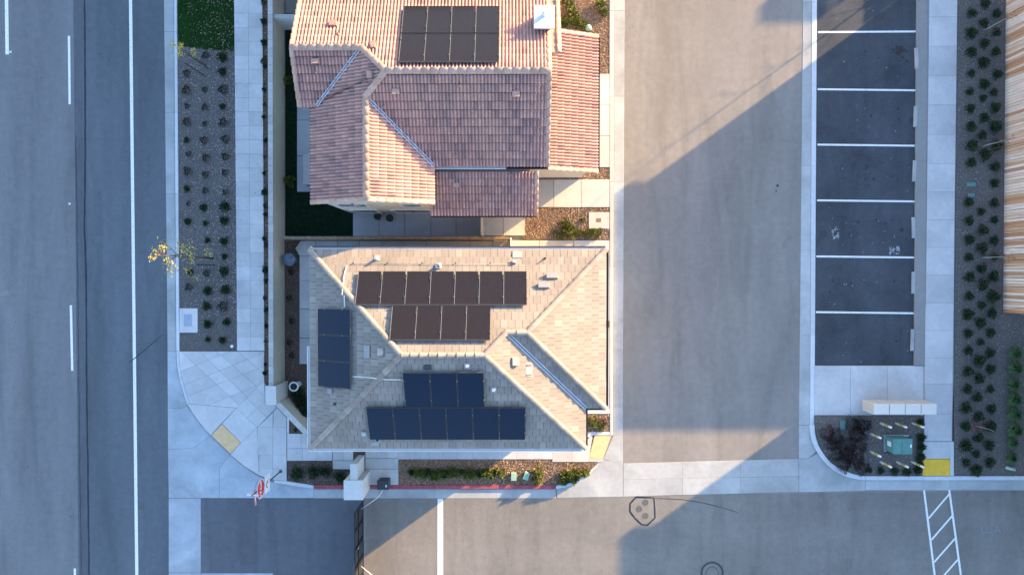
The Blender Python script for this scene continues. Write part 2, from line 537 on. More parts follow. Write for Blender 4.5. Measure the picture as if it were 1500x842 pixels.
line_mark('edge_line', (190.5, -60), (201, 900), 4.6)
line_mark('lane_line', (8.5, -80), (10.5, 80), 5)
line_mark('lane_dash', (101, 53), (102, 153), 3.4)
line_mark('lane_dash', (103.8, 447), (105.8, 543), 3.4)
line_mark('lane_dash', (109.5, 832), (111.5, 930), 3.4)
for x, y in ((15.5, 76.5), (102, 298.5)):
    m = MB(); c = P(x, y, .01); m.box((c.x, c.y, .018), (.10, .10, .02), None, .006)
    tag(m.build('lane_reflector', M['white'], None, origin=(0, 0, 0)), 'small white reflector stud ' + ('below the upper left lane line' if y < 100 else 'between the two lane dashes on the street'), 'reflector')
wob_line('sealed_joint', [(123.5, -60), (125, 180), (124.5, 270), (123.6, 330), (126, 400), (127, 560), (130.5, 842), (131, 900)], 2.3, M['seal'], .009, street, .01, 4)
wob_line('thin_dark_line', [(190, 530.5), (214, 511), (238, 490)], 1.1, M['seal'], .012, street, .006, 5)  # thin dark diagonal line across the lane
wob_line('crack', [(111, 200), (113, 330), (116, 600), (119, 842)], .8, M['seal'], .0085, street, .02, 6)
# small round valve cover in the lane
m = MB(); c = P(208, 743, .0); m.lathe((c.x, c.y, .004), [(.14, 0), (.14, .006), (.115, .0065), (.105, .004), (.02, .0045)], 16)
tag(m.build('valve_cover', M['ironlid'], None, origin=(0, 0, 0)), 'small round iron valve cover beside the white street edge line', 'valve cover')

# other road surfaces
sheet_obj('gate_road', [(294, 729), (533, 729), (533, 1150), (294, 1150)], .004, M['entry'])
sheet_obj('entry_road', [(533, 729), (913, 727), (1100, 723), (1900, 715), (1900, 1150), (533, 1150)], .005, M['road'])
lot = empty('parking_lot', P(1270, 250), kind='structure')
sheet_obj('lot_asphalt', [(1195, -300), (1348, -300), (1340, 535), (1193, 535)], .006, M['park'], parent=lot)
for i, (y, dx) in enumerate(((-36, 2), (48, 1), (131.5, 0), (212.5, 0), (294, -1), (376, -2), (457.5, -3))):
    line_mark('stall_line', (1197.5 + dx * .8, y - .5), (1344 + dx, y + (1.2 if y > 100 else -1.5)), 2.7, None, .012, lot)
# stains and scuffs on the lot
def blob(name, px, py, r, mat, z, parent, seed, sx=1, sy=1, n=26):
    rr = random.Random(seed); c = P(px, py, z); pts = []
    ph = [rr.uniform(0, 6.28) for _ in range(5)]
    for k in range(n):
        a = 2 * math.pi * k / n
        q = 1 + .22 * math.sin(3 * a + ph[0]) + .16 * math.sin(5 * a + ph[1]) + .12 * math.sin(9 * a + ph[2]) + rr.uniform(-.08, .08)
        pts.append((c.x + math.cos(a) * r * q * sx, c.y + math.sin(a) * r * q * sy))
    m = MB(); m.sheet(pts, z); return m
def blobs(name, lst, mat, z, parent, seed):
    m = MB(); rr = random.Random(seed)
    for (x, y, r) in lst:
        q = blob('', x, y, r, mat, z, parent, rr.random()); m.add(q.v, q.f)
        z += .0002
    return m.build(name, mat, parent)
rr = random.Random(5)
blobs('oil_stain', [(1318, 74, .24), (1309, 73, .07), (1322, 84, .08), (1317, 90, .05), (1329, 90, .06), (1325, 94, .04), (1329, 76, .05)], M['patch'], .013, lot, 3)
blobs('oil_stain', [(1321, 337, .10)], M['patch'], .013, lot, 4)
blobs('chalky_scuff', [(1224 + rr.uniform(-4, 4), 341 + rr.uniform(-9, 9), rr.uniform(.02, .06)) for _ in range(18)], M['scuff'], .013, lot, 5)
blobs('chalky_scuff', [(1310 + rr.uniform(-7, 7), 367 + rr.uniform(-5, 5), rr.uniform(.02, .07)) for _ in range(22)], M['scuff'], .013, lot, 6)
blobs('pale_speck', [(rr.uniform(1200, 1335), rr.uniform(10, 530), rr.uniform(.008, .03)) for _ in range(70)], M['scuff'], .0135, lot, 7)
alley_marks = empty('pavement_marks', P(1040, 400), kind='structure')
blobs('pale_speck', [(rr.uniform(918, 1165), rr.uniform(5, 670), rr.uniform(.006, .02)) for _ in range(110)] , M['scuff'], .006, alley_marks, 8)
blobs('dark_speck', [(rr.uniform(650, 1480), rr.uniform(740, 840), rr.uniform(.006, .022)) for _ in range(70)] + [(1139, 272, .06), (1137, 280, .04)], M['patch'], .0105, alley_marks, 9)
wob_line('thin_dark_line', [(960, 729.5), (1000, 731), (1030, 736), (1060, 744), (1080, 750)], .8, M['seal'], .011, alley_marks, .012, 7)  # sealed crack leading off the road patch
wob_line('patch_seal', [(932, 727.5), (958, 728.5), (959.5, 758), (948, 769), (940, 768), (930, 758.5), (922.5, 749), (923, 737), (932, 727.5)], 2.1, M['seal'], .0115, alley_marks, .01, 8)
for i, (x, y) in enumerate(((945.5, 735.5), (936, 745), (945.5, 755))):
    m = MB(); c = P(x, y); m.lathe((c.x, c.y, .005), [(.16, 0), (.16, .008), (.125, .009), (.11, .005), (.015, .006)], 18)
    tag(m.build('valve_cover', M['ironlid'], None, origin=(0, 0, 0)), ['topmost', 'leftmost', 'lowest'][i] + ' of three round valve covers inside the sealed road patch', 'valve cover', 'valve covers in the sealed patch')
m = MB(); c = P(1043, 838.5); 
for ra, rb, zb in ((.50, .60, .012), (.30, .335, .011)):
    for k in range(36):
        a0, a1 = 2 * math.pi * k / 36, 2 * math.pi * (k + 1) / 36
        m.add([(c.x + ra * math.cos(a0), c.y + ra * math.sin(a0), zb), (c.x + rb * math.cos(a0), c.y + rb * math.sin(a0), zb), (c.x + rb * math.cos(a1), c.y + rb * math.sin(a1), zb), (c.x + ra * math.cos(a1), c.y + ra * math.sin(a1), zb)], [(0, 1, 2, 3)])
tag(m.build('manhole_cover', M['ringlid'], None, origin=(0, 0, 0)), 'round iron manhole cover with dark ring in the shaded entry road', 'manhole')
# stop line and crosswalk
marks = empty('road_markings', P(645, 790), kind='structure')
line_mark('stop_line', (645, 730), (645, 1000), 8.2, None, .011, marks)
line_mark('crosswalk_line', (1353.5, 717), (1371.5, 860), 3, None, .0115, marks)
line_mark('crosswalk_line', (1390.5, 717), (1410, 860), 3, None, .0115, marks)
for a, c_ in (((1390.6, 723), (1360, 759)), ((1394.8, 755), (1364.5, 790)), ((1399, 788), (1368.7, 822.5)), ((1403, 819), (1374, 852))):
    line_mark('crosswalk_bar', a, c_, 2.6, None, .0125, marks)
def text_mesh(name, body, size, M4, mat, parent, extrude=.002):
    cu = bpy.data.curves.new(name, 'FONT'); cu.body = body; cu.size = size; cu.extrude = extrude
    cu.offset = size * .02; cu.align_x = 'CENTER'; cu.align_y = 'CENTER'; cu.resolution_u = 3
    tmp = bpy.data.objects.new('tmp_text', cu); COL.objects.link(tmp)
    dg = bpy.context.evaluated_depsgraph_get()
    me = bpy.data.meshes.new_from_object(tmp.evaluated_get(dg)); me.name = name
    bpy.data.objects.remove(tmp); bpy.data.curves.remove(cu)
    me.materials.clear(); me.materials.append(mat)
    return inst(name, me, parent, M4)
# fine cracks, drips and tyre scuffs on the paving
rr = random.Random(31)
blobs('chalky_scuff', [(955 + rr.uniform(-30, 30), 350 + rr.uniform(-25, 60), rr.uniform(.012, .04)) for _ in range(26)], M['chalk'], .0058, alley_marks, 32)
blobs('chalky_scuff', [(933 + rr.uniform(-16, 16), 35 + rr.uniform(-30, 50), rr.uniform(.012, .045)) for _ in range(30)], M['chalk'], .0058, alley_marks, 33)
blobs('drip_stain', [(rr.uniform(1205, 1320), rr.choice((89, 172, 253, 335, 417, 500)) + rr.uniform(-14, 14), rr.uniform(.02, .07)) for _ in range(34)], M['seal'], .0128, lot, 34)
blobs('drip_stain', [(rr.uniform(20, 235), rr.uniform(0, 842), rr.uniform(.01, .03)) for _ in range(40)], M['seal'], .0092, street, 35)
c = P(1451, 775.5, .0)
text_mesh('sprayed_lettering', 'USA', .58, Matrix.Translation((c.x, c.y, .010)) @ Matrix.Rotation(rad(2), 4, 'Z'), M['chalk'], marks, .001)

# ------------------------------------------------------------------ gutters, curbs, slabs
def quad_rows(name, parent, x0, x1, y0, y1, ys, cols, z0, z1, mat, gap=.006, bev=.008):
    """x0=(xl,xr) at y0, x1=(xl,xr) at y1; ys row limits"""
    for i in range(len(ys) - 1):
        for j in range(cols):
            pts = []
            for (yy, jj) in ((ys[i], j), (ys[i], j + 1), (ys[i + 1], j + 1), (ys[i + 1], j)):
                t = (yy - y0) / (y1 - y0)
                xl = x0[0] + (x1[0] - x0[0]) * t; xr = x0[1] + (x1[1] - x0[1]) * t
                pts.append((xl + (xr - xl) * jj / cols, yy))
            prism_obj(name, pts, z0, z1, mat, parent, bev, gap)

def strip_seg(name, parent, outer, inner, z0, z1, mat, gap=.006, bev=.012):
    prism_obj(name, list(outer) + list(inner)[::-1], z0, z1, mat, parent, bev, gap)

# left gutter and curb
gutl = empty('street_gutter', P(248, 250), kind='structure')
ysl = [-190, -71, 47, 165, 284, 397, 514]
quad_rows('gutter_slab', gutl, (240, 254.6), (245.3, 258), 0, 514, ysl, 1, -.05, .012, M['gutter'])
curl = empty('street_curb', P(257, 250), kind='structure')
quad_rows('curb_segment', curl, (254.6, 259.2), (258, 262.6), 0, 514, ysl, 1, -.05, .13, M['curb'], .004, .02)
arc_o = [(258.2, 514), (258.6, 528), (259.7, 540), (262, 553), (265.6, 566), (274, 593.5)]
arc_i = [(262.6, 514), (263, 528), (264, 540), (266.4, 552), (269.6, 564), (277.5, 590)]
strip_seg('curb_segment', curl, arc_o[:4], arc_i[:4], -.05, .12, M['curb'], .002, .015)
strip_seg('curb_segment', curl, arc_o[3:], arc_i[3:], -.05, .075, M['curb'], .002, .01)
strip_seg('curb_segment', curl, [(401, 706.5), (420, 709.5), (440, 713), (459.5, 715.5)], [(402, 702.5), (421, 704.5), (441, 707.5), (459.5, 710.5)], -.05, .11, M['curb'], .002, .012)

# corner apron: concrete between the street and the plaza
apr = empty('corner_apron', P(300, 700), kind='structure')
arc = [(274, 593.5), (289.4, 616), (308.4, 637.6), (336.9, 665.5), (358.3, 683.7), (379.7, 697), (401, 706.5), (420, 709.5), (440, 713), (459.5, 715.5)]
A1 = [(245.3, 514), (258.2, 514), (258.6, 528), (259.7, 540), (262, 553), (265.6, 566), (274, 593.5), (265.6, 597.7), (245.6, 597.7)]
A2 = [(245.6, 597.7), (265.6, 597.7), (274, 593.5), (289.4, 616), (308.4, 637.6), (282.3, 656.4), (246, 657.6)]
A3 = [(246, 657.6), (282.3, 656.4), (308.4, 637.6), (336.9, 665.5), (321.5, 685), (321.5, 729), (247, 729)]
A4 = [(321.5, 685), (336.9, 665.5), (358.3, 683.7), (379.7, 697), (374, 711), (374, 729), (321.5, 729)]
A5 = [(374, 711), (379.7, 697), (401, 706.5), (420, 709.5), (440, 713), (459.5, 715.5), (459.5, 729), (374, 729)]
for a in (A1, A2, A3, A4, A5):
    prism_obj('apron_slab', a, -.05, .014, M['apron'], apr, .006, .005)
prism_obj('apron_slab', [(247, 729.5), (294, 729.5), (294, 838), (247, 838)], -.05, .013, M['apron'], apr, .006, .004)
prism_obj('apron_slab', [(247, 838.5), (294, 838.5), (294, 1000), (247, 1000)], -.05, .013, M['apron'], apr, .006, .004)
prism_obj('apron_slab', [(294.6, 839), (400, 839), (400, 900), (294.6, 900)], -.05, .012, M['apron'], apr, .006, .004)

# plaza with diagonal scoring
plaza = empty('corner_plaza', P(330, 600), kind='structure')
prism_obj('joint_bed', [(262.6, 514.5), (387, 514.5), (387, 560), (420, 600), (420, 700), (401, 702), (379, 696), (337, 666), (308.5, 638), (290, 616), (277.5, 590), (266.4, 552), (263, 528)], -.05, .112, M['joint'], plaza, 0)
def z1p(x, y): return (250 + x / 6.24, 500 + y / 6.24)
PZ = .125
arcA = [(277.5, 590), (269.6, 564), (266.4, 552), (264, 540), (263, 528), (262.6, 514.5)]
polyA = Q([z1p(165, 568), (277.3, 590), (269.6, 564), (266.4, 552), (264, 540), (263, 528), (262.6, 514.5), (387, 514.5), (387, 556.5), z1p(600, 605)], PZ)
linesA = [[Q([z1p(*a)], PZ)[0], Q([z1p(*c_)], PZ)[0]] for a, c_ in (
    ((85, 275), (540, 90)), ((130, 395), (830, 110)), ((150, 500), (855, 225)), ((360, 578), (790, 400)),
    ((265, 100), (730, 530)), ((455, 120), (780, 406)), ((610, 85), (860, 305)), ((240, 225), (600, 560)), ((790, 85), (860, 145)))]
for p in split_all([polyA], linesA):
    m = MB(); m.prism(offset(p, .005), -.05, PZ, .006); m.build('paving_slab', M['conc'], plaza)
polyB = Q([z1p(600, 605), (387, 556.5), (388.5, 593), (404, 593), z1p(975, 590), z1p(790, 785)], PZ)
linesB = [[Q([z1p(*a)], PZ)[0], Q([z1p(*c_)], PZ)[0]] for a, c_ in (((705, 690), (850, 552)), ((780, 430), (860, 500)), ((690, 515), (875, 685)))]
for p in split_all([polyB], linesB):
    m = MB(); m.prism(offset(p, .005), -.05, PZ, .006); m.build('paving_slab', M['conc'], plaza)
for pts in ([z1p(600, 607), z1p(165, 570), (274.6, 592.8), (282, 604.6), (289.8, 615.6), (299, 627.3), (308.8, 637.2), z1p(465, 745)],
            [(346.5, 597.3), (376.4, 625.8), (353, 648), (325.3, 620.5)],
            [(376.6, 625.8), (378, 660), (379.5, 695.5), (358.3, 683), (337.5, 665.5), (353, 648)]):
    prism_obj('paving_slab', pts, -.05, .122, M['conc'], plaza, .006, .004)
rows = [598, 625.5, 665.7, 686, 704]
colx = [(377.2, 380), (399.5, 400.2), (419.8, 419.8)]
for j in range(2):
    for i in range(len(rows) - 1):
        ya, yb = rows[i], rows[i + 1]
        xl = colx[j][0] if i < 2 else colx[j][1] - .6; xr = colx[j + 1][0]
        pts = [(xl, ya), (xr, ya), (xr, yb), (xl, yb)]
        if i == 0 and j == 0: pts = [(400, 604), (399.5, yb), (377.5, yb)]
        if i == 0 and j == 1: pts = [(401, 602.5), (406, 597), (419.8, 612), (419.8, yb), (400.3, yb)]
        if i == 3 and j == 0: pts = [(380, ya), (xr, ya), (xr, 702), (379.5, 695.8)]
        if i == 3 and j == 1: pts = [(xl, ya), (xr, ya), (419.8, 704), (400, 702)]
        prism_obj('paving_slab', pts, -.05, .122, M['conc'], plaza, .006, .004)
prism_obj('tactile_mat', [(325, 621.5), (352.5, 648), (337.5, 664), (309.8, 637.5)], .05, .130, M['yel_pale'], plaza, .004)
# truncated domes on the tactile mats
def domes(parent, pts, mat, n1, n2, z):
    b = MB(); q = [P(x, y, z) for x, y in pts]
    for i in range(n1):
        for j in range(n2):
            u, v = (i + .5) / n1, (j + .5) / n2
            c = q[0].lerp(q[1], u).lerp(q[3].lerp(q[2], u), v)
            b.lathe((c.x, c.y, z), [(.013, 0), (.009, .005)], 6)
    o = b.build('tactile_domes', mat, parent); o['kind'] = 'stuff'
domes(plaza, [(325, 621.5), (352.5, 648), (337.5, 664), (309.8, 637.5)], M['yel_pale'], 22, 12, .130)

# left sidewalk
swl = empty('street_sidewalk', P(365, 250), kind='structure')
prism_obj('joint_bed', [(343, -200), (383, -200), (387.5, 513.8), (347, 513.8)], -.05, .115, M['joint'], swl, 0)
ys = [-186 + 20.58 * i for i in range(35)]; ys = [y for y in ys if y < 505] + [513.6]
quad_rows('paving_slab', swl, (342.8, 384.2), (347.2, 387.2), 0, 513, ys, 2, .0, .130, M['conc'], .004, .005)

# alley west curb and gutter
curm = empty('alley_curb', P(896, 300), kind='structure')
ysm = [-109, 16, 141.5, 266.5, 390.5, 512, 596, 637.6]
quad_rows('curb_segment', curm, (892.8, 899.3), (893.4, 898.0), 0, 637, ysm, 1, -.05, .13, M['conc_w'], .003, .02)
gutm = empty('alley_gutter', P(906, 300), kind='structure')
quad_rows('gutter_slab', gutm, (899.6, 915), (898.4, 912.3), 0, 637, ysm, 1, -.05, .012, M['gutter_e'], .004)
apm = empty('ramp_apron', P(880, 700), kind='structure')
B1 = [(898.2, 637.6), (912.3, 637.6), (912.5, 677.8), (896.5, 676), (884, 671.8)]
B2 = [(883.5, 672.3), (896.5, 676), (912.5, 677.8), (912.5, 727), (816, 729), (816, 716), (828, 713.5), (840.4, 709.7), (850, 705.3), (859, 699), (866.5, 692), (872.4, 685.6), (878, 679.5)]
for a in (B1, B2): prism_obj('apron_slab', a, -.05, .014, M['gutter_e'], apm, .006, .004)
# curb along the planter south of the houses: red painted, then bare round the corner
rc = empty('red_curb', P(640, 713), kind='structure')
xs = [459.8, 500, 555, 636, 727, 814]
for i in range(5):
    prism_obj('curb_segment', [(xs[i], 710), (xs[i + 1], 710), (xs[i + 1], 715.6), (xs[i], 715.6)], -.05, .13, M['red'], rc, .012, .003)
strip_seg('curb_segment', rc, [(814.4, 716), (828, 713.5), (840.4, 709.7), (850, 705.3), (859, 699)], [(814.4, 710.8), (827, 709), (838, 705.7), (847, 701.5), (856, 695.5)], -.05, .12, M['curb'], .003, .012)
strip_seg('curb_segment', rc, [(859, 699), (866.5, 692), (872.4, 685.6), (878, 679.5), (882.5, 673)], [(856, 695.5), (863.5, 689.5), (869, 684), (875, 677.5), (879, 673)], -.05, .09, M['conc_w'], .003, .01)
gs = empty('entry_gutter', P(640, 722), kind='structure')
for i in range(5):
    prism_obj('gutter_slab', [(xs[i], 716), (xs[i + 1], 716), (xs[i + 1], 729.4), (xs[i], 729.4)], -.05, .012, M['gutter'], gs, .006, .004)
# concrete band across the alley mouth
vb = empty('valley_gutter', P(1040, 700), kind='structure')
tx = [913, 1000, 1085, 1170]
def vy(x, k):  # top, middle, bottom
    t = (x - 913) / 257
    return (678.5 - 7 * t, 702 - 5 * t, 727 - 7 * t)[k]
for i in range(3):
    for k in range(2):
        a, c_ = tx[i], tx[i + 1]
        prism_obj('gutter_slab', [(a, vy(a, k)), (c_, vy(c_, k)), (c_, vy(c_, k + 1)), (a, vy(a, k + 1))], -.05, .013, M['gutter_e'], vb, .006, .004)
# alley east gutter, its kerb strip and the curve round the utility bed
ge = empty('east_gutter', P(1178, 300), kind='structure')
yse = [-236, -116, 4, 124, 243, 366, 491, 622]
quad_rows('gutter_slab', ge, (1176.3, 1189.2), (1170.4, 1186.3), 0, 622, yse, 1, -.05, .012, M['gutter'], .004)
quad_rows('gutter_edge', ge, (1189.5, 1196.8), (1186.6, 1193.2), 0, 622, yse, 1, -.05, .022, M['curb'], .003)
for a in ([(1170.4, 622.5), (1186.5, 622.5), (1190, 644), (1196, 660), (1184, 671), (1170.3, 671.3)],
          [(1170.3, 671.8), (1184, 671.5), (1198, 663.5), (1214, 682), (1234, 695.7), (1254, 701.4), (1267.5, 703.4), (1267.5, 718.5), (1170.3, 720.5)]):
    prism_obj('gutter_slab', a, -.05, .012, M['gutter'], ge, .006, .004)
xb = [1267.8, 1352, 1391, 1505, 1620, 1740]
for i in range(5):
    prism_obj('gutter_slab', [(xb[i], 703.4), (xb[i + 1], 703.4), (xb[i + 1], 717.6), (xb[i], 717.6)], -.05, .012, M['gutter'], ge, .006, .004)
ce = empty('utility_bed_curb', P(1230, 690), kind='structure')
co = [(1186.6, 622.5), (1188, 633), (1190, 644), (1194, 654.5), (1199, 664), (1206, 673.5), (1214, 682), (1223, 689.5), (1234, 695.7), (1244, 699), (1254, 701.4), (1267.5, 703.4)]
ci = [(1193.2, 622.5), (1193.8, 632), (1195.5, 641), (1199, 651.5), (1204, 660.5), (1210, 669), (1217, 677), (1225, 682.7), (1234, 687), (1242, 691), (1251, 694.2), (1267.5, 697)]
for a, c_ in ((0, 4), (3, 7), (6, 9), (8, 12)):
    strip_seg('curb_segment', ce, co[a:c_], ci[a:c_], -.05, .13, M['curb'], .002, .012)
for i in (0, 2, 3, 4):
    prism_obj('curb_segment', [(xb[i], 697), (xb[i + 1], 697), (xb[i + 1], 703.2), (xb[i], 703.2)], -.05, .13, M['curb'], ce, .012, .003)
prism_obj('curb_segment', [(xb[1], 697), (xb[2], 697), (xb[2], 703.2), (xb[1], 703.2)], -.05, .03, M['curb'], ce, .008, .003)
# concrete pad south of the stalls, tan strip, right sidewalk
pad = empty('mailbox_pad', P(1270, 570), kind='structure')
px_ = [1193.5, 1246, 1300, 1353.3]
for i in range(3):
    prism_obj('paving_slab', [(px_[i], 535.6), (px_[i + 1], 535.6), (px_[i + 1], 608), (px_[i], 608)], -.05, .05, M['conc'], pad, .006, .005)
prism_obj('strip_footing', [(1345, -240), (1361.6, -240), (1355.6, 535), (1339.5, 535)], -.05, .10, M['tan'], lot, .008)
swr = empty('lot_sidewalk', P(1380, 300), kind='structure')
prism_obj('joint_bed', [(1361, -240), (1402, -240), (1397, 560), (1393.5, 646), (1354, 646), (1355.5, 535)], -.05, .12, M['joint'], swr, 0)
yr = [-233, -190, -147, -104, -61, -18, 25, 68, 111, 154, 197, 240, 281, 322, 362, 403, 443.5, 484, 524, 562, 606, 646]
quad_rows('paving_slab', swr, (1361.5, 1402.6), (1353.8, 1394.5), 0, 646, yr, 1, .0, .132, M['conc'], .006, .006)
prism_obj('paving_slab', [(1352.5, 646.5), (1393, 646.5), (1392.5, 671.6), (1352, 671.6)], -.05, .11, M['conc'], swr, .006, .004)
prism_obj('curb_segment', [(1393, 646.5), (1397.5, 646.5), (1397.5, 696.6), (1392.6, 696.6)], -.05, .13, M['curb'], swr, .01, .003)
prism_obj('tactile_mat', [(1352, 672), (1392.2, 672), (1391.8, 696.4), (1351.2, 696.4)], -.05, .085, M['yel_bright'], swr, .006, .004)
domes(swr, [(1352, 672), (1392.2, 672), (1391.8, 696.4), (1351.2, 696.4)], M['yel_bright'], 24, 15, .085)
# wheel stops
ws_y = [(-14, 1), (70, 101), (155, 186), (234.5, 266), (318, 349), (398, 430), (482, 514)]
wsx = [1345.5, 1343.5, 1342, 1340.5, 1339.3, 1339, 1337.5]
ws_l = ['at the uppermost cut-off stall', 'of the stall with the dark oil stain', 'of the stall just below the oil-stained one', 'of the stall above the scuffed one',
        'of the stall with the chalky white scuffs', 'of the stall below the scuffed one', 'of the lowest stall next to the concrete pad']
for i, (ya, yb) in enumerate(ws_y):
    m = MB(); a = P(wsx[i], (ya + yb) / 2, .1)
    L = abs(P(0, ya, .1).y - P(0, yb, .1).y)
    h = L / 2
    prof = [(-.085, 0), (.085, 0), (.085, .05), (.05, .11), (-.05, .11), (-.085, .05)]
    vs = [(x, -h, z) for x, z in prof] + [(x * .98, -h + .03, z) for x, z in prof]
    vs = [(x, -h if z < .06 else -h + .02, z) for x, z in prof] + [(x, h if z < .06 else h - .02, z) for x, z in prof]
    fs = [tuple(range(6)), tuple(range(11, 5, -1))] + [((k + 1) % 6, k, 6 + k, 6 + (k + 1) % 6) for k in range(6)]
    R = Matrix.Rotation(rad([1, 2.5, -1, -1.5, 2, 0, -1][i]), 4, 'Z')
    m.add([tuple(R @ Vector(v) + Vector((a.x, a.y, .006 if i else .006))) for v in vs], fs)
    o = m.build('wheel_stop', M['gutter'], None, origin=(a.x, a.y, 0))
    tag(o, 'pale concrete wheel stop ' + ws_l[i], 'wheel stop', 'wheel stops along the parking stalls')

# ------------------------------------------------------------------ planting beds
def bed(name, pts, z, mat):
    return prism_obj(name, pts, -.3, z, mat, None, 0)
BEDL = [(262.5, 66), (342.6, 72), (346.6, 513.5), (262.8, 513.5), (260.8, 300)]
bed('gravel_bed', [(259.3, 60), (342.9, 60), (346.9, 514), (262.8, 514)], .085, M['gravel'])
bed('lawn_bed', [(259, -200), (342.6, -200), (342.8, 75), (300, 73), (259.5, 67)], .090, M['turf'])
bed('ivy_bed', [(383.5, -200), (394, -200), (397, 570), (387.5, 570)], .085, M['mulch'])
BEDR = [(1402.6, -200), (1700, -200), (1700, 697), (1397.5, 697), (1398, 560)]
bed('right_gravel_bed', [(1402.6, -240), (1900, -240), (1900, 697), (1397.5, 697), (1397.2, 600)], .085, M['gravel_r'])
bed('utility_bed', [(1193.5, 608.5), (1353, 608.5), (1351.5, 697), (1267.5, 697), (1251, 694.2), (1234, 687), (1217, 677), (1204, 660.5), (1195.5, 641), (1193.4, 622)], .085, M['gravel_r'])
bed('mulch_bed', [(421, 675), (487, 675), (487, 687.5), (514, 687.5), (514, 709.8), (459.8, 709.8), (441, 707), (421, 704)], .085, M['mulch'])
bed('bark_mulch_bed', [(584, 672.5), (809, 672.5), (809, 677), (879, 677), (874, 682), (867, 687), (856, 695.5), (847, 701.5), (838, 705.7), (827, 709), (814, 710), (584, 710)], .085, M['barkmulch'])
bed('triangle_bed', [(423.6, 611), (446, 634), (423.6, 634)], .10, M['mulch'])
bed('strip_bed', [(401, 592), (404, 589), (421, 604), (421, 611.5)], .13, M['soil'])
bed('side_mulch_bed', [(416, 352), (440, 352), (432, 362), (438.5, 373), (438.5, 533), (505, 533), (505, 634), (450, 634), (404, 588), (404, 560), (418, 560)], .07, M['mulch'])
bed('front_garden_bed', [(764, 305), (893, 305), (893, 351), (770, 351), (764, 346)], .085, M['barkmulch'])
bed('bark_strip_bed', [(790, 245), (893, 245), (893, 265), (790, 265)], .075, M['barkmulch'])
bed('corner_garden_bed', [(780, -150), (893, -150), (893, 108), (780, 108)], .085, M['barkmulch'])
bed('tree_square_bed', [(858, 606.5), (893.5, 606.5), (893.5, 632), (858, 632)], .085, M['barkmulch'])
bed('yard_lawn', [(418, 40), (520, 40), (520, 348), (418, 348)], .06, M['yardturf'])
bed('wedge_bed', [(517.5, 655), (535, 655), (535, 680), (517.5, 680)], .08, M['mulch'])

# ------------------------------------------------------------------ walks round the houses
hw = empty('house_walk', P(640, 665), kind='structure')
def slab(pts, z=.12, mat='conc', parent=hw, z0=-.05):
    return prism_obj('paving_slab', pts, z0, z, M[mat], parent, .006, .004)
for a, c_ in ((583, 607.5), (607.5, 629), (629, 648.5), (648.5, 670), (670, 691.6), (691.6, 713.5), (713.5, 735), (735, 757), (757, 782), (782, 809)):
    slab([(a, 648), (c_, 648), (c_, 672.4), (a, 672.4)])
for a, c_ in ((809, 838), (838, 862)):
    slab([(a, 640), (c_ if c_ < 860 else 868, 640), (c_, 676.4), (a, 676.4)], mat='conc_w')
slab([(862.4, 671.8), (884, 672.6), (880.5, 676.6), (862.2, 676.4)], mat='conc_w')
for a, c_ in ((535, 552), (552, 567.5), (567.5, 583)):
    slab([(a, 650), (c_, 650), (c_, 671), (a, 671)])
slab([(535, 671.4), (583.5, 671.4), (583.5, 686.4), (535, 686.4)])
slab([(535, 686.8), (583.5, 686.8), (583.5, 709.8), (535, 709.8)])
for (a, c_, d, e) in ((420.5, 634.8, 441, 656.6), (441, 634.8, 462, 656.6), (420.5, 656.8, 443, 674.6), (443, 656.8, 464, 674.6), (464, 656.8, 486.6, 674.6),
                      (462, 636, 500, 656.6), (487.2, 656.8, 503, 674), (503, 656.8, 517.4, 674), (487.2, 674.4, 517.4, 687)):
    slab([(a, c_), (d, c_), (d, e), (a, e)])
slab([(420.4, 611.5), (423.3, 611.5), (423.3, 634.4), (420.4, 634.4)], .125, 'curb')
# side walk between wall bed and house, then along the fence
sw2 = empty('side_walk', P(460, 430), kind='structure')
slab([(440, 353), (462, 353), (462, 374.6), (438.6, 374.6), (432.6, 364)], .10, parent=sw2)
for a, c_ in ((375, 410.7), (411, 452), (452.4, 495), (495.4, 533)):
    slab([(438.6, a), (470, a), (470, c_), (438.6, c_)], .10, parent=sw2)
x = 462.4
while x < 740:
    slab([(x, 353), (x + 32, 353), (x + 32, 374), (x, 374)], .10, 'shadepad', sw2); x += 32.4
for a, c_ in ((747, 790), (790.4, 840), (840.4, 892.8)):
    slab([(a, 352), (c_, 352), (c_, 375), (a, 375)], .12, 'conc_w', sw2)
# east strip
for a, c_ in ((366, 470), (470.4, 598)):
    slab([(868, a + 9), (893.2, a + 9), (893.2, c_), (868, c_)], .11, 'conc', sw2)
slab([(858, 598.4), (893.2, 598.4), (893.2, 606), (858, 606)], .12, 'conc', sw2)
slab([(858, 632.4), (893.4, 632.4), (893.4, 637.4), (869, 637.4), (858, 645)], .12, 'conc', sw2)
prism_obj('tactile_mat', [(871, 637.8), (895.3, 637.8), (883, 672), (862.6, 671.2)], -.05, .10, M['yel_pale'], sw2, .006, .002)
domes(sw2, [(871, 637.8), (895.3, 637.8), (883, 672), (862.6, 671.2)], M['yel_pale'], 14, 20, .10)
prism_obj('manhole_patch', [(887.7, 535), (890.2, 535), (890.2, 553), (887.7, 553)], .1, .125, M['rust'], sw2, .003)
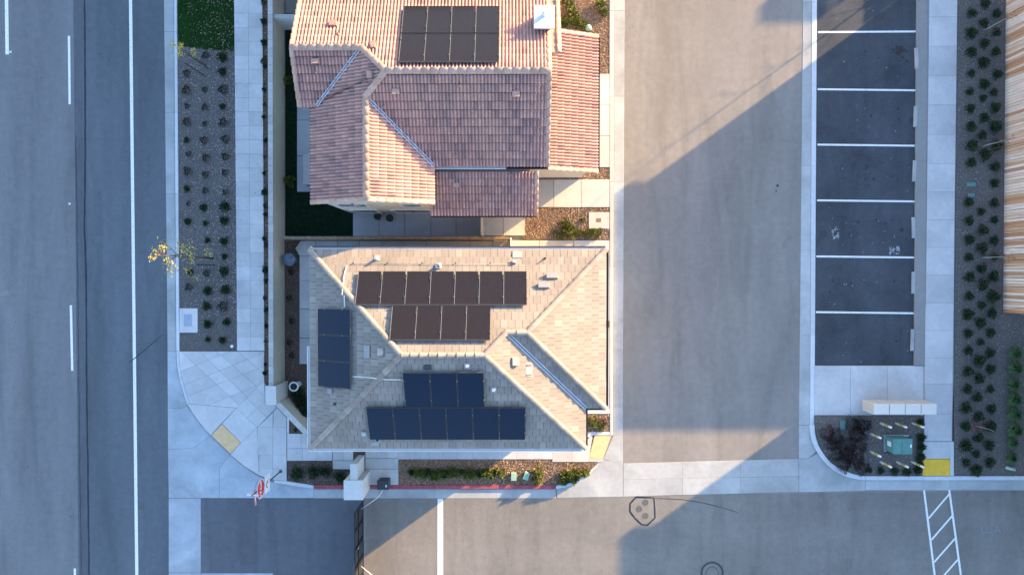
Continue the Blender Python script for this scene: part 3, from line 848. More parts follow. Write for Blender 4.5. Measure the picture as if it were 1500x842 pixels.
# upper house walks
uw = empty('front_walk', P(840, 285), kind='structure')
for a, c_ in ((872, 108), (872, 162), (872, 205)):
    pass
for a, c_ in ((108.4, 153), (153.4, 199), (199.4, 245)):
    slab([(868, a), (893, a), (893, c_), (868, c_)], .12, 'conc_w', uw)
for a, c_ in ((770, 811), (811.4, 851), (851.4, 893)):
    slab([(a, 263), (c_, 263), (c_, 303.6), (a, 303.6)], .12, 'conc_w', uw)
for a, c_ in ((706, 737), (737.4, 769)):
    slab([(a, 300), (c_, 300), (c_, 345), (a, 345)], .11, 'conc_w', uw)
ut = empty('utility_pad', P(877, 322), kind='structure')
prism_obj('pad_slab', [(862.5, 311), (892.4, 311), (892.4, 335), (862.5, 335)], 0, .13, M['conc_w'], ut, .01)
prism_obj('box_lid', [(874, 319.5), (880.6, 319.5), (880.6, 325), (874, 325)], .1, .142, M['rust'], ut, .004)
ut = empty('utility_pad', P(276, 469), kind='structure')
prism_obj('pad_slab', [(262.8, 451.5), (289.3, 451.5), (289.3, 487), (262.8, 487)], 0, .125, M['conc'], ut, .01)
prism_obj('box_lid', [(269, 460.5), (280.4, 460.5), (280.4, 478), (269, 478)], .1, .14, M['bluelid'], ut, .005)
# yard surfaces west and south of the upper house
yd = empty('patio', P(600, 330), kind='structure')
for a, c_ in ((128, 176), (176.4, 228), (228.4, 281)):
    slab([(435, a), (500, a), (500, c_), (435, c_)], .10, 'shadepad', yd)
for a, c_ in ((517, 555), (555.4, 593), (593.4, 631), (631.4, 668), (668.4, 704)):
    slab([(a, 280), (c_, 280), (c_, 346), (a, 346)], .10, 'shadepad', yd)
slab([(418, -80), (436, -80), (436, 20), (418, 20)], .08, 'tan', yd)
bed('back_yard_soil', [(400, -300), (893, -300), (893, -60), (400, -60)], .05, M['soil'])

#MARK1
# ------------------------------------------------------------------ roofs
PITCH = 0.5
class Plane:
    """roof plane: eave line through e0 (x,y,z), upslope horizontal unit dir up"""
    def __init__(s, e0, up, pitch=PITCH):
        s.e0 = Vector(e0); s.up2 = Vector((up[0], up[1], 0)).normalized(); s.p = pitch
        s.v = Vector((s.up2.x, s.up2.y, pitch)).normalized()          # up the slope
        s.u = Vector((s.up2.y, -s.up2.x, 0))                          # along the eave
        s.n = s.u.cross(s.v).normalized()
        if s.n.z < 0: s.u = -s.u; s.n = s.u.cross(s.v).normalized()
        s.k = s.v.z / pitch                                           # horizontal per unit slope length
    def z(s, x, y):
        return s.e0.z + s.p * (Vector((x, y, 0)) - Vector((s.e0.x, s.e0.y, 0))).dot(s.up2)
    def st(s, x, y):
        d = Vector((x - s.e0.x, y - s.e0.y, 0))
        return (d.dot(s.u), d.dot(s.up2) / s.k)
    def at(s, a, b, h=0.0):
        return s.e0 + s.u * a + s.v * b + s.n * h
    def hit(s, px, py, h=0.0):
        d = ray(px, py); o = Vector((0, 0, CAM_H)); q = s.e0 + s.n * h
        t = (q - o).dot(s.n) / d.dot(s.n)
        return o + d * t
    def mat(s, a, b, h=0.0):
        o = s.at(a, b, h)
        return Matrix(((s.u.x, s.v.x, s.n.x, o.x), (s.u.y, s.v.y, s.n.y, o.y), (s.u.z, s.v.z, s.n.z, o.z), (0, 0, 0, 1)))

def flat_tile(wd, ln):
    g = .0045
    vs = []; x0, x1 = g, wd - g
    y0, y1 = 0.0, ln
    h0, h1 = .045, .012
    # slightly rounded nose
    vs = [(x0, y0, 0.0), (x1, y0, 0.0), (x1, y0, h0 - .006), (x0, y0, h0 - .006), (x0 + .004, y0 + .008, h0), (x1 - .004, y0 + .008, h0), (x1 - .004, y1, h1), (x0 + .004, y1, h1),
          (x0, y1, 0.0), (x1, y1, 0.0)]
    fs = [(0, 1, 2, 3), (3, 2, 5, 4), (4, 5, 6, 7), (0, 3, 4, 7, 8), (1, 9, 6, 5, 2)]
    return vs, fs, [1, 0, 0, 0, 0]

def barrel_tile(wd, ln, nb=2):
    vs = []; fs = []; pts = []
    bw = wd / nb
    for b_ in range(nb):
        x = b_ * bw
        for (u, h) in ((0, .006), (.16, .008), (.26, .044), (.42, .080), (.62, .080), (.80, .044), (.91, .008)):
            pts.append((x + u * bw, h))
    pts.append((wd, .006))
    n = len(pts)
    for (y, l) in ((0.0, .058), (ln, .0)):
        for x, h in pts: vs.append((x, y, h + l))
    for x, h in pts: vs.append((x, 0.0, 0.0 + (h - .006) * .55))
    for i in range(n - 1):
        fs.append((i, i + 1, n + i + 1, n + i))
        fs.append((2 * n + i, 2 * n + i + 1, i + 1, i))
    return vs, fs, [0, 1] * (n - 1)

def clip3(face, poly):
    """clip a 3D face (s,t,h) by a convex ccw polygon in (s,t)"""
    out = face
    n = len(poly)
    for i in range(n):
        out = clip(out, poly[i], poly[(i + 1) % n])
        if len(out) < 3: return []
    return out

def inside(p, poly, eps=1e-3):
    for i in range(len(poly)):
        a, b_ = poly[i], poly[(i + 1) % len(poly)]
        if (b_[0] - a[0]) * (p[1] - a[1]) - (b_[1] - a[1]) * (p[0] - a[0]) < -eps: return False
    return True

BT = (0, .12, -.14, .05, -.05, .16, -.2)
ROOFLIST = []    # candidate whole tiles of each house
GAP = {}
def tile_shape(kind, wd, ex, so):
    return flat_tile(wd, ex - .014) if kind == 'flat' else barrel_tile(wd, ex - GAP.get(so.name, .028))
def lay_tiles(plane, polys, wd, ex, kind, stuff, cand, rng, slope_obj, shift=0.0, tbase=.5, excl=None):
    """fills convex polys (x,y) with tiles; whole ones are candidates for single objects, cut ones go to stuff"""
    vs0, fs0, nose = tile_shape(kind, wd, ex, slope_obj)
    for poly in polys:
        pst = [plane.st(x, y) for x, y in poly]
        if area2(pst) < 0: pst = pst[::-1]
        s0 = min(p[0] for p in pst); s1 = max(p[0] for p in pst); t0 = min(p[1] for p in pst); t1 = max(p[1] for p in pst)
        j0 = math.floor(t0 / ex); j1 = math.ceil(t1 / ex)
        for j in range(j0, j1):
            off = shift * (j % 2) * wd
            i0 = math.floor((s0 - off) / wd) - 1; i1 = math.ceil((s1 - off) / wd) + 1
            for i in range(i0, i1):
                a, b_ = i * wd + off, j * ex
                cs = [(a, b_), (a + wd, b_), (a + wd, b_ + ex), (a, b_ + ex)]
                rr_ = random.Random((i * 7919 + j * 104729) & 0xffffff)
                g = rr_.random()
                g2 = noise.noise(Vector((i * .35, j * .5, plane.e0.x)))
                tint = max(.08, min(1, tbase + (g - .5) * (.38 if g < .9 else 1.0) * (1 if kind == 'flat' else (-1 if g > .9 else 1)) + g2 * .3))
                rise = rr_.uniform(0, .006)
                if all(inside(c_, pst) for c_ in cs):
                    cand.append((plane, a, b_, tint, rise, slope_obj))
                    continue
                if not any(inside(c_, pst) for c_ in cs):
                    # may still cross: test quickly
                    if len(clip3([(x, y) for x, y in cs], pst)) < 3: continue
                stuff.col = round(tint, 3)
                for q_, (f, nose_shade) in enumerate(zip(fs0, nose)):
                    if kind != 'flat': stuff.col = round(max(.08, min(1, tint + BT[(i * 5 + j * 3 + (q_ * 2 >= len(fs0))) % 7])), 3)
                    face = [(vs0[k][0] + a, vs0[k][1] + b_, vs0[k][2] + rise) for k in f]
                    c3 = clip3(face, pst)
                    if len(c3) >= 3:
                        base = len(stuff.v)
                        stuff.v.extend(tuple(plane.at(*q)) for q in c3)
                        stuff.f.append(tuple(range(base, base + len(c3)))); stuff.m.append(0); stuff.c.append(.002 if nose_shade else stuff.col)  # nose faces take the near-black tint as painted shade

def finish_tiles(house, cand, stuff_by_slope, kind, wd, ex, mat, score, nmax=300):
    cand.sort(key=score)
    var = {}
    def variant(so, k):
        key = (GAP.get(so.name, .028), k)
        if key in var: return var[key]
        vs0, fs0, nose = tile_shape(kind, wd, ex, so)
        m = MB(); m.col = .08 + .91 * k / 15; m.add(vs0, fs0); m.c = [.002 if h_ else max(.08, min(1, c_ + (BT[(k + (q_ * 2 >= len(fs0))) % 7] if kind != 'flat' else 0))) for q_, (h_, c_) in enumerate(zip(nose, m.c))]
        var[key] = m.mesh('roof_tile', mat, kind != 'flat'); return var[key]
    for q, (pl, a, b_, tint, rise, so) in enumerate(cand):
        if q < nmax:
            inst('tile', variant(so, min(15, int(tint * 16))), so, pl.mat(a, b_, rise))
        else:
            st = stuff_by_slope[so.name]; vs0, fs0, nose = tile_shape(kind, wd, ex, so)
            st.col = round(tint, 3)
            M4 = pl.mat(a, b_, rise)
            base = len(st.v)
            st.v.extend(tuple(M4 @ Vector(v)) for v in vs0)
            for q_, (f, nose_shade) in enumerate(zip(fs0, nose)):
                if kind != 'flat': st.col = round(max(.08, min(1, tint + BT[(int(a * 31) + int(b_ * 17) + (q_ * 2 >= len(fs0))) % 7])), 3)
                st.f.append(tuple(i + base for i in f)); st.m.append(0); st.c.append(.002 if nose_shade else st.col)

def tri_conv(p):
    return p

def deck(name, parent, plane, poly, mat, th=.10):
    m = MB(); p = clean(poly)
    if area2(p) < 0: p = p[::-1]
    n = len(p)
    vs = [(x, y, plane.z(x, y) - .01) for x, y in p] + [(x, y, plane.z(x, y) - th) for x, y in p]
    fs = [tuple(range(n)), tuple(range(2 * n - 1, n - 1, -1))] + [((i + 1) % n, i, n + i, n + (i + 1) % n) for i in range(n)]
    m.add(vs, fs)
    return m.build(name, mat, parent)

def cap_mesh(kind, ln, r, tint):
    m = MB(); m.col = tint
    if kind == 'flat':
        pr = [(-r, -.02), (-r * .86, .008), (-r * .30, .048), (r * .30, .048), (r * .86, .008), (r, -.02)]
    else:
        pr = [(r * math.cos(math.pi * (1 - k / 8)), r * .62 * math.sin(math.pi * k / 8) - .01) for k in range(9)]
    n = len(pr); vs = []
    for (y, l, s_) in ((0, .042, 1.06), (ln, 0, .90)):
        for x, z in pr: vs.append((x * s_, y, z + l))
    for x, z in pr: vs.append((x * .9, 0.0, z * .6 - .02))
    fs = [(i, i + 1, n + i + 1, n + i) for i in range(n - 1)] + [(2 * n + i, 2 * n + i + 1, i + 1, i) for i in range(n - 1)]
    m.add(vs, fs)
    return m
CAPM = {}
def caps(parent, p0, p1, kind, mat, r=.125, ex=.37, lift=.055, name='ridge_tile'):
    p0, p1 = Vector(p0), Vector(p1)
    d = p1 - p0; L = d.length; d.normalize()
    n = max(1, round(L / ex)); e = L / n
    up = Vector((0, 0, 1)); side = d.cross(up).normalized(); nn = side.cross(d).normalized()
    for i in range(n):
        k = random.randrange(6)
        key = (kind, mat.name, k, round(e, 3), r)
        if key not in CAPM:
            CAPM[key] = cap_mesh(kind, e * 1.10, r, .02 + .96 * k / 5).mesh('ridge_tile', mat, kind != 'flat')
        o = p0 + d * (e * i) + nn * (lift + random.uniform(0, .006))
        M4 = Matrix(((side.x, d.x, nn.x, o.x), (side.y, d.y, nn.y, o.y), (side.z, d.z, nn.z, o.z), (0, 0, 0, 1)))
        inst(name, CAPM[key], parent, M4)

def beam(m, p0, p1, wd, ht, nn=None):
    """box bar between two points"""
    p0, p1 = Vector(p0), Vector(p1); d = (p1 - p0); L = d.length; d.normalize()
    up = Vector((0, 0, 1)) if abs(d.z) < .95 else Vector((1, 0, 0))
    s_ = d.cross(up).normalized(); n_ = s_.cross(d)
    if nn is not None:
        n_ = nn; s_ = d.cross(n_).normalized()
    R = Matrix(((s_.x, d.x, n_.x), (s_.y, d.y, n_.y), (s_.z, d.z, n_.z)))
    m.box((p0 + p1) / 2, (wd, L, ht), R)

def window(parent, c, nrm, w_, h_, name='window'):
    nrm = Vector(nrm); side = Vector((-nrm.y, nrm.x, 0)); c = Vector(c)
    m = MB()
    for a, b_, ww, hh in ((0, h_ / 2, w_ + .12, .08), (0, -h_ / 2, w_ + .12, .08)):
        p = c + side * a + Vector((0, 0, b_)); beam(m, p - side * ww / 2, p + side * ww / 2, .10, hh)
    for a in (-w_ / 2, w_ / 2):
        p = c + side * a; beam(m, p - Vector((0, 0, h_ / 2 - .041)), p + Vector((0, 0, h_ / 2 - .041)), .07, .10)
    beam(m, c - Vector((0, 0, h_ / 2 - .041)), c + Vector((0, 0, h_ / 2 - .041)), .04, .06)
    o = m.build(name, M['winframe'], parent)
    m = MB(); p = c + nrm * .01
    beam(m, p - side * (w_ / 2 - .036), p + side * (w_ / 2 - .036), .02, h_ - .082)
    m.build('pane', M['glass'], o)
    return o

def gable_prism(m, pts, z0, f):
    """walls under a polygon with top height f(x,y)"""
    p = clean(pts)
    if area2(p) < 0: p = p[::-1]
    n = len(p)
    vs = [(x, y, z0) for x, y in p] + [(x, y, f(x, y)) for x, y in p]
    fs = [(i, (i + 1) % n, n + (i + 1) % n, n + i) for i in range(n)] + [tuple(range(n - 1, -1, -1)), tuple(range(n, 2 * n))]
    m.add(vs, fs)

# ---- lower (grey flat-tiled) house
ZE = 5.5
XW, XE, XE2, YN, YS, YS1 = -8.72, 4.04, 3.19, 1.06, -7.52, -5.78
hB = empty('house', (-2.5, -3.2, 0), 'two-storey house with grey-beige flat tiled hip roof carrying four solar arrays', 'house')
m = MB(); ov = .42
m.prism([(XW + ov, YS + ov), (XE2 - ov, YS + ov), (XE2 - ov, YS1 + ov), (XE - ov, YS1 + ov), (XE - ov, YN - ov), (XW + ov, YN - ov)], 0, ZE - .05)
m.build('wall', M['stucco2'], hB)
hw_ = (YN - YS) / 2; Yr = (YN + YS) / 2; Zr = ZE + PITCH * hw_
rw, re = XW + hw_, XE2 - hw_
d1 = (YN - YS1) / 2; k1 = (XE - d1, YN - d1); k0 = (XE2 - d1, YN - d1)
PB = {
 'N': (Plane((XE, YN, ZE), (0, -1)), [[(XW, YN), (XE, YN), (XE, YN)], ]),
}
slopesB = {
 'north': (Plane((XW, YN, ZE), (0, -1)), [[(XW, YN), (rw, YN), (rw, Yr)], [(rw, YN), (re, YN), (re, Yr), (rw, Yr)], [(re, YN), (k0[0], YN), k0, (re, Yr)], [(k0[0], YN), (k1[0], YN), k1, k0], [(k1[0], YN), (XE, YN), k1]],
           [(XW, YN), (XE, YN), k1, k0, (re, Yr), (rw, Yr)]),
 'west': (Plane((XW, YS, ZE), (1, 0)), [[(XW, YS), (rw, Yr), (XW, YN)]], [(XW, YS), (rw, Yr), (XW, YN)]),
 'south': (Plane((XW, YS, ZE), (0, 1)), [[(XW, YS), (XE2, YS), (re, Yr), (rw, Yr)]], [(XW, YS), (XE2, YS), (re, Yr), (rw, Yr)]),
 'east_wing': (Plane((XE2, YS, ZE), (-1, 0)), [[(XE2, YS), (XE2, YS1), k0, (re, Yr)]], [(XE2, YS), (XE2, YS1), k0, (re, Yr)]),
 'south_wing': (Plane((XE2, YS1, ZE), (0, 1)), [[(XE2, YS1), (XE, YS1), k1, k0]], [(XE2, YS1), (XE, YS1), k1, k0]),
 'east': (Plane((XE, YS1, ZE), (-1, 0)), [[(XE, YS1), (XE, YN), k1]], [(XE, YS1), (XE, YN), k1]),
}
candB = []; stuffB = {}; RB = {}
for k, (pl, conv, full) in slopesB.items():
    so = deck('roof_slope', hB, pl, full, M['deck'])
    RB[k] = (pl, so); st = MB(); stuffB[so.name] = st
    wd, ex = .30, .365
    lay_tiles(pl, conv, wd, ex, 'flat', st, candB, random, so, .5)
panel_px = [(520, 395, 774, 450), (570, 445, 720, 500), (464, 450, 515, 570), (590, 543, 712, 598), (537, 594, 772, 646)]
def toproj(p):
    a = TILT
    d = p - Vector((0, 0, CAM_H)); y = d.y * math.cos(a) - d.z * math.sin(a); z = d.y * math.sin(a) + d.z * math.cos(a)
    return (750 + 1000 * d.x / -z, 421 - 1000 * y / -z)
def scoreB(c_):
    x, y = toproj(c_[0].at(c_[1] + .15, c_[2] + .18))
    pen = 1e5 if any(a <= x <= b2 and t_ <= y <= b3 for a, t_, b2, b3 in panel_px) else 0
    return pen + math.hypot(x - 700, y - 500)
finish_tiles(hB, candB, stuffB, 'flat', .30, .365, M['flat'], scoreB, 300)
for k, (pl, so) in RB.items():
    st = stuffB[so.name]
    o = st.build('roof_tiles', M['flat'], so); o['kind'] = 'stuff'
rfB = empty('roof_trim', (-2.5, -3.2, 0)); rfB.parent = hB; rfB.location = (0, 0, 0)
def V3(p, z): return (p[0], p[1], z)
zk = ZE + PITCH * d1
cf = M['cap_f']
for a, b_ in ((V3((XW, YN), ZE), V3((rw, Yr), Zr)), (V3((XW, YS), ZE), V3((rw, Yr), Zr)), (V3((rw, Yr), Zr), V3((re, Yr), Zr)), (V3((XE2, YS), ZE), V3((re, Yr), Zr)),
              (V3(k0, zk), V3((re, Yr), Zr)), (V3(k0, zk), V3(k1, zk)), (V3((XE, YN), ZE), V3(k1, zk)), (V3((XE, YS1), ZE), V3(k1, zk))):
    caps(rfB, a, b_, 'flat', cf, .118)
m = MB()
a, b_ = Vector((XE2, YS1, ZE + .05)), Vector((k0[0], k0[1], zk + .05))
for off_ in (-.055, .055):
    o_ = Vector((.7071, .7071, 0)) * off_
    beam(m, a + o_, b_ + o_ + (a - b_).normalized() * .1, .03, .05)
m.mi = 1
beam(m, a, b_ + (a - b_).normalized() * .1, .15, .02)
m.build('valley_flashing', [M['flash_w'], M['flash']], rfB)
def gutter(parent, p0, p1, mat, w_=.11, h_=.11, name='gutter'):
    m = MB(); p0, p1 = Vector(p0), Vector(p1); d = (p1 - p0).normalized(); s_ = Vector((d.y, -d.x, 0))
    beam(m, p0 + s_ * (w_ / 2) - Vector((0, 0, h_ / 2)), p1 + s_ * (w_ / 2) - Vector((0, 0, h_ / 2)), .012, h_)
    beam(m, p0 - s_ * (w_ / 2) - Vector((0, 0, h_ / 2)), p1 - s_ * (w_ / 2) - Vector((0, 0, h_ / 2)), .022, h_)
    beam(m, p0 - Vector((0, 0, h_)), p1 - Vector((0, 0, h_)), w_, .012)
    m.build(name, mat, parent)
g = .09
gutter(rfB, (XE2, YS - g, ZE - .0), (XW - .1, YS - g, ZE - .0), M['gut_w'])
gutter(rfB, (XW - g, YS, ZE), (XW - g, P(455, 507, ZE).y, ZE), M['gut_w'])
gutter(rfB, (XW, YN + g, ZE), (XE + .1, YN + g, ZE), M['gut_w'])
gutter(rfB, (XE + g, YN, ZE), (XE + g, YS1, ZE), M['gut_d'], .07)
gutter(rfB, (XE2 + g * .6, YS1, ZE), (XE2 + g * .6, YS, ZE), M['gut_d'], .06)
gutter(rfB, (XE, YS1 - g * .6, ZE), (XE2, YS1 - g * .6, ZE), M['gut_d'], .06)
m = MB(); beam(m, (XW + .1, YN + .14, ZE - .01), (XE, YN + .14, ZE - .01), .05, .03); m.build('drip_edge', M['gut_d'], rfB)
for x in (-7, -4.5, -1.5, 1.2):
    window(hB, (x, YS + ov - .02, 4.0), (0, -1, 0), 1.2, 1.2); window(hB, (x, YS + ov - .02, 1.4), (0, -1, 0), 1.2, 1.3)
for y in (-6, -3.2, -.6):
    window(hB, (XW + ov - .02, y, 4.0), (-1, 0, 0), 1.0, 1.2); window(hB, (XW + ov - .02, y, 1.5), (-1, 0, 0), 1.0, 1.2)
for y in (-4.4, -.8): window(hB, (XE - ov + .02, y, 4.1), (1, 0, 0), 1.3, 1.1)
for x in (-6.5, -2, 2): window(hB, (x, YN - ov + .02, 4.0), (0, 1, 0), 1.1, 1.1)
m = MB()
for k in range(4): m.box((XE - ov + .03, -2.4, .33 + k * .56), (.05, 4.6, .54), None, .01)
m.build('garage_door', M['doorpaint'], hB)

# ---- roof furniture helper
def pipe_vent(parent, pl, px, py, h=.35, r=.05, mat=None, flash=True, name='vent_pipe'):
    p = pl.hit(px, py)
    # px,py marks the top: move to the foot
    d = ray(px, py); q = Vector((0, 0, CAM_H)) + d * ((CAM_H - (p.z + h)) / -d.z)
    z0 = pl.z(q.x, q.y)
    d2 = q - Vector((0, 0, 0)); m = MB()
    foot = Vector((q.x, q.y, z0 - .05))
    m.lathe(foot, [(r * 1.5, 0), (r * 1.5, .13), (r, .17), (r, h), (r * .75, h + .001), (r * .75, h - .04)], 12)
    o = m.build(name, mat or M['galv'], parent)
    if flash:
        s_, t_ = pl.st(q.x, q.y); M4 = pl.mat(s_, t_, .052)
        m = MB(); m.box((0, 0, 0), (.26, .30, .012)); f = inst('flashing', m.mesh('flashing', M['lead']), parent, M4)
    return o
def box_vent(parent, pl, px, py, sx, sy, h, mat, name='roof_vent', slots=0):
    p = pl.hit(px, py, h); s_, t_ = pl.st(p.x, p.y)
    m = MB()
    vs = [(-sx / 2, -sy / 2, .02), (sx / 2, -sy / 2, .02), (sx / 2, sy / 2, .02), (-sx / 2, sy / 2, .02),
          (-sx * .46, -sy / 2, h), (sx * .46, -sy / 2, h), (sx * .46, sy * .42, h * .55 + .02), (-sx * .46, sy * .42, h * .55 + .02)]
    m.add(vs, [(0, 3, 2, 1), (4, 5, 6, 7), (0, 1, 5, 4), (1, 2, 6, 5), (2, 3, 7, 6), (3, 0, 4, 7)])
    m.box((0, -sy / 2 - .006, h * .5), (sx * .8, .012, h * .4))
    for k in range(slots):
        m.box((0, sy * (-.38 + .76 * k), h + .006), (sx * .7, .05, .03))
    return inst(name, m.mesh(name, mat), parent, pl.mat(s_, t_, 0))

N_, W_, S_, E2_ = RB['north'][0], RB['west'][0], RB['south'][0], RB['east_wing'][0]
pipe_vent(rfB, N_, 550, 378, .42, .06, M['white'])
pipe_vent(rfB, N_, 641, 390, .38, .10, M['galv'])
pipe_vent(rfB, N_, 799, 378, .34, .03, M['black'], False)
pipe_vent(rfB, S_, 684, 536, .25, .055, M['white'])
pipe_vent(rfB, S_, 723, 571, .25, .055, M['white'])
pipe_vent(rfB, S_, 532, 636, .22, .05, M['white'])
pipe_vent(rfB, S_, 552, 645, .20, .04, M['black'])
pipe_vent(rfB, W_, 489, 592, .18, .04, M['postgrey'], False)
box_vent(rfB, N_, 809, 406, .50, .22, .24, M['vent'])
box_vent(rfB, N_, 797, 420, .50, .22, .24, M['vent'])
box_vent(rfB, E2_, 753, 530, .34, .30, .20, M['vent'])
box_vent(rfB, W_, 558, 516, .32, .24, .14, M['vent'])
box_vent(rfB, W_, 484, 573, .28, .22, .12, M['lead'])
o = box_vent(rfB, E2_, 774, 542, .60, .30, .06, M['vent'], 'flat_vent')
m = MB()
for k in (-.2, .2): m.box((k, 0, .065), (.06, .24, .02))
p = E2_.hit(774, 542, .06); inst('vent_slot', m.mesh('vent_slot', M['deck']), rfB, E2_.mat(*E2_.st(p.x, p.y), 0))
for pl, x, y, sx, sy, mt in ((N_, 758, 373.5, .42, .34, 'lead'), (W_, 538, 515, .52, .30, 'lead'), (S_, 626, 537, .32, .20, 'operator'), (S_, 549, 649, .35, .22, 'lead')):
    p = pl.hit(x, y, .055); m = MB(); m.box((0, 0, 0), (sx, sy, .02)); inst('flashing', m.mesh('flashing', M[mt]), rfB, pl.mat(*pl.st(p.x, p.y), .058))
p = N_.hit(753, 385, .1); m = MB(); m.box((0, 0, .06), (.14, .16, .14), None, .01); inst('junction_box', m.mesh('junction_box', M['galv']), rfB, N_.mat(*N_.st(p.x, p.y), .04))
def conduit(pts, r=.014, mat='white', name='conduit', parent=rfB):
    m = MB(); m.tube([pl.hit(x, y, .09) for pl, x, y in pts], r, 6); return m.build(name, M[mat], parent, True)
conduit([(N_, 508, 389), (N_, 504.5, 401), (N_, 502, 421), (N_, 501, 432)], .022)
conduit([(W_, 504, 433), (W_, 505, 450), (W_, 501, 451.5)], .022)
conduit([(W_, 515, 551), (W_, 530, 552)], .02)
conduit([(S_, 548, 554), (S_, 562, 555.5), (S_, 590, 556)], .02)
m = MB(); m.tube([W_.hit(530, 552, .09), W_.hit(545, 553.2, .17), S_.hit(548, 554, .12)], .02, 6); m.build('conduit', M['white'], rfB, True)
conduit([(N_, 514, 386.5), (N_, 640, 387), (N_, 752, 387)], .008, 'lead')
for x in (517, 567, 618, 667, 718): 
    p = N_.hit(x, 386.7, .08); m = MB(); m.box((0, 0, .05), (.05, .05, .06)); inst('conduit_clip', m.mesh('conduit_clip', M['operator']), rfB, N_.mat(*N_.st(p.x, p.y), .04))
for x in (600, 613, 625, 633, 640, 668, 690):
    m = MB(); p = Vector(((x - 750) * (35 - Zr) / 1000, Yr - .02, Zr + .07)); m.tube([p, p + Vector((0, -.1, .12))], .008, 5); m.build('bird_wire', M['operator'], rfB)

# ------------------------------------------------------------------ solar arrays
def panel_mesh(w_, l_, pv='pv'):
    m = MB(); fr = .022
    m.mi = 0
    m.box((w_ / 2, l_ / 2, .018), (w_ - fr, l_ - fr, .020))
    m.mi = 1
    for q, (c_, s_) in enumerate((((w_ / 2, fr / 2, .018), (w_, fr, .040)), ((w_ / 2, l_ - fr / 2, .018), (w_, fr, .040)), ((fr / 2, l_ / 2, .018), (fr, l_ - 2 * fr, .040)), ((w_ - fr / 2, l_ / 2, .018), (fr, l_ - 2 * fr, .040)))):
        m.mi = 2 if (q == 3 and pv == 'pv') else 1
        m.box(c_, s_)
    return m.mesh('solar_panel', [M[pv], M['pvframe'], M['rail']])
def array(pl, x0, y0, x1, y1, cols, rows, label, stand=.17, gap=.02, group='solar arrays on the roofs', rails=True, edge=True, pv='pv'):
    pts = [pl.hit(x, y, stand) for x, y in ((x0, y0), (x1, y0), (x1, y1), (x0, y1))]
    st = [pl.st(p.x - pl.n.x * stand, p.y - pl.n.y * stand) for p in pts]
    s0 = (sorted(q[0] for q in st)[0] + sorted(q[0] for q in st)[1]) / 2; s1 = (sorted(q[0] for q in st)[2] + sorted(q[0] for q in st)[3]) / 2
    t0 = (sorted(q[1] for q in st)[0] + sorted(q[1] for q in st)[1]) / 2; t1 = (sorted(q[1] for q in st)[2] + sorted(q[1] for q in st)[3]) / 2
    base = pl.at((s0 + s1) / 2, t0, 0)
    e = empty('solar_array', base, label, 'solar array', group)
    pw = (s1 - s0 - gap * (cols - 1)) / cols; ph = (t1 - t0 - gap * (rows - 1)) / rows
    me = panel_mesh(pw, ph, pv)
    for r_ in range(rows):
        for c_ in range(cols):
            inst('panel', me, e, pl.mat(s0 + c_ * (pw + gap), t0 + r_ * (ph + gap), stand - .03 + random.uniform(0, .003)))
    ln = s1 - s0
    for r_ in range(rows):
        for f in (.22, .78):
            m = MB(); m.box((ln / 2, 0, 0), (ln + .04, .04, .05))
            inst('rail', m.mesh('rail', M['rail']), e, pl.mat(s0, t0 + r_ * (ph + gap) + ph * f, stand - .08))
            m = MB()
            for k in range(cols + 1):
                x = min(max(k * (pw + gap) - gap / 2, .012), ln - .012)
                m.box((x, 0, .04), (.03, .035, .075))
            inst('clamp', m.mesh('clamp', M['rail']), e, pl.mat(s0, t0 + r_ * (ph + gap) + ph * f, stand - .025))
    m = MB()
    for k in range(0, cols + 1):
        x = min(max(k * (pw + gap) - gap / 2, .05), ln - .05)
        for f in (.22, .78): m.box((x, (t1 - t0) * 0 + ph * f, stand / 2 - .05), (.06, .06, stand - .1))
    inst('mount_foot', m.mesh('mount_foot', M['rail']), e, pl.mat(s0, t0, 0))
    if edge:
        m = MB(); w2 = .012
        if edge in (True, 'top'): m.box((ln / 2, (t1 - t0) + w2, 0), (ln, w2, .03))
        inst('trim_strip', m.mesh('trim_strip', M['rail']), e, pl.mat(s0, t0, stand - .02))
    return e
array(N_, 522.5, 397.5, 771.5, 446, 7, 1, 'long upper row of seven brown-black solar panels on the sunlit grey house roof', gap=.055)
array(N_, 572.5, 447.5, 718, 497.5, 4, 1, 'short row of four solar panels just above the ridge of the grey house', gap=.04)
array(W_, 466, 452.5, 513, 567.5, 3, 1, 'column of three navy solar panels on the shaded west slope of the grey house', gap=.012, pv='pvn')
array(S_, 592, 546, 709, 596, 3, 1, 'upper block of three navy solar panels on the shaded south slope', gap=.012, pv='pvn')
array(S_, 539, 596.8, 769.5, 643.5, 6, 1, 'lower row of six navy solar panels above the south gutter', gap=.012, edge=False, pv='pvn')

# ---- upper (red barrel-tiled) house
ZU = 5.8
hA = empty('house', (-4, 7.3, 0), 'two-storey house with pink and terracotta barrel tile roof and stuccoed chimney', 'house')
aXW = -8.53; aYN = 11.62; aYS = 4.62; aXE = 1.50; aYm = (aYN + aYS) / 2; aR = (aYN - aYS) / 2; aZr = ZU + PITCH * aR
aap = (aXW + aR, aYm)                      # west end of the main ridge
# south wing: ridge x = rx
rx = -5.93; wxe = 2 * rx - aXW; zw = ZU + PITCH * (rx - aXW); wy = 3.07
j1_ = (rx, aYS + (rx - aXW))               # where wing ridge meets the south slope
# north-west wing: ridge y = ry
nx = -8.98; ry = 9.22; zn = ZU + PITCH * (aYN - ry); ns_ = 7.10; zs_ = zn - PITCH * (ry - ns_)
j2_ = (aXW + (aYN - ry), ry)               # ridge meets west slope (on the hip)
# valley from wing ridge junction down to the inner eave corner
vA = (wxe, aYS)
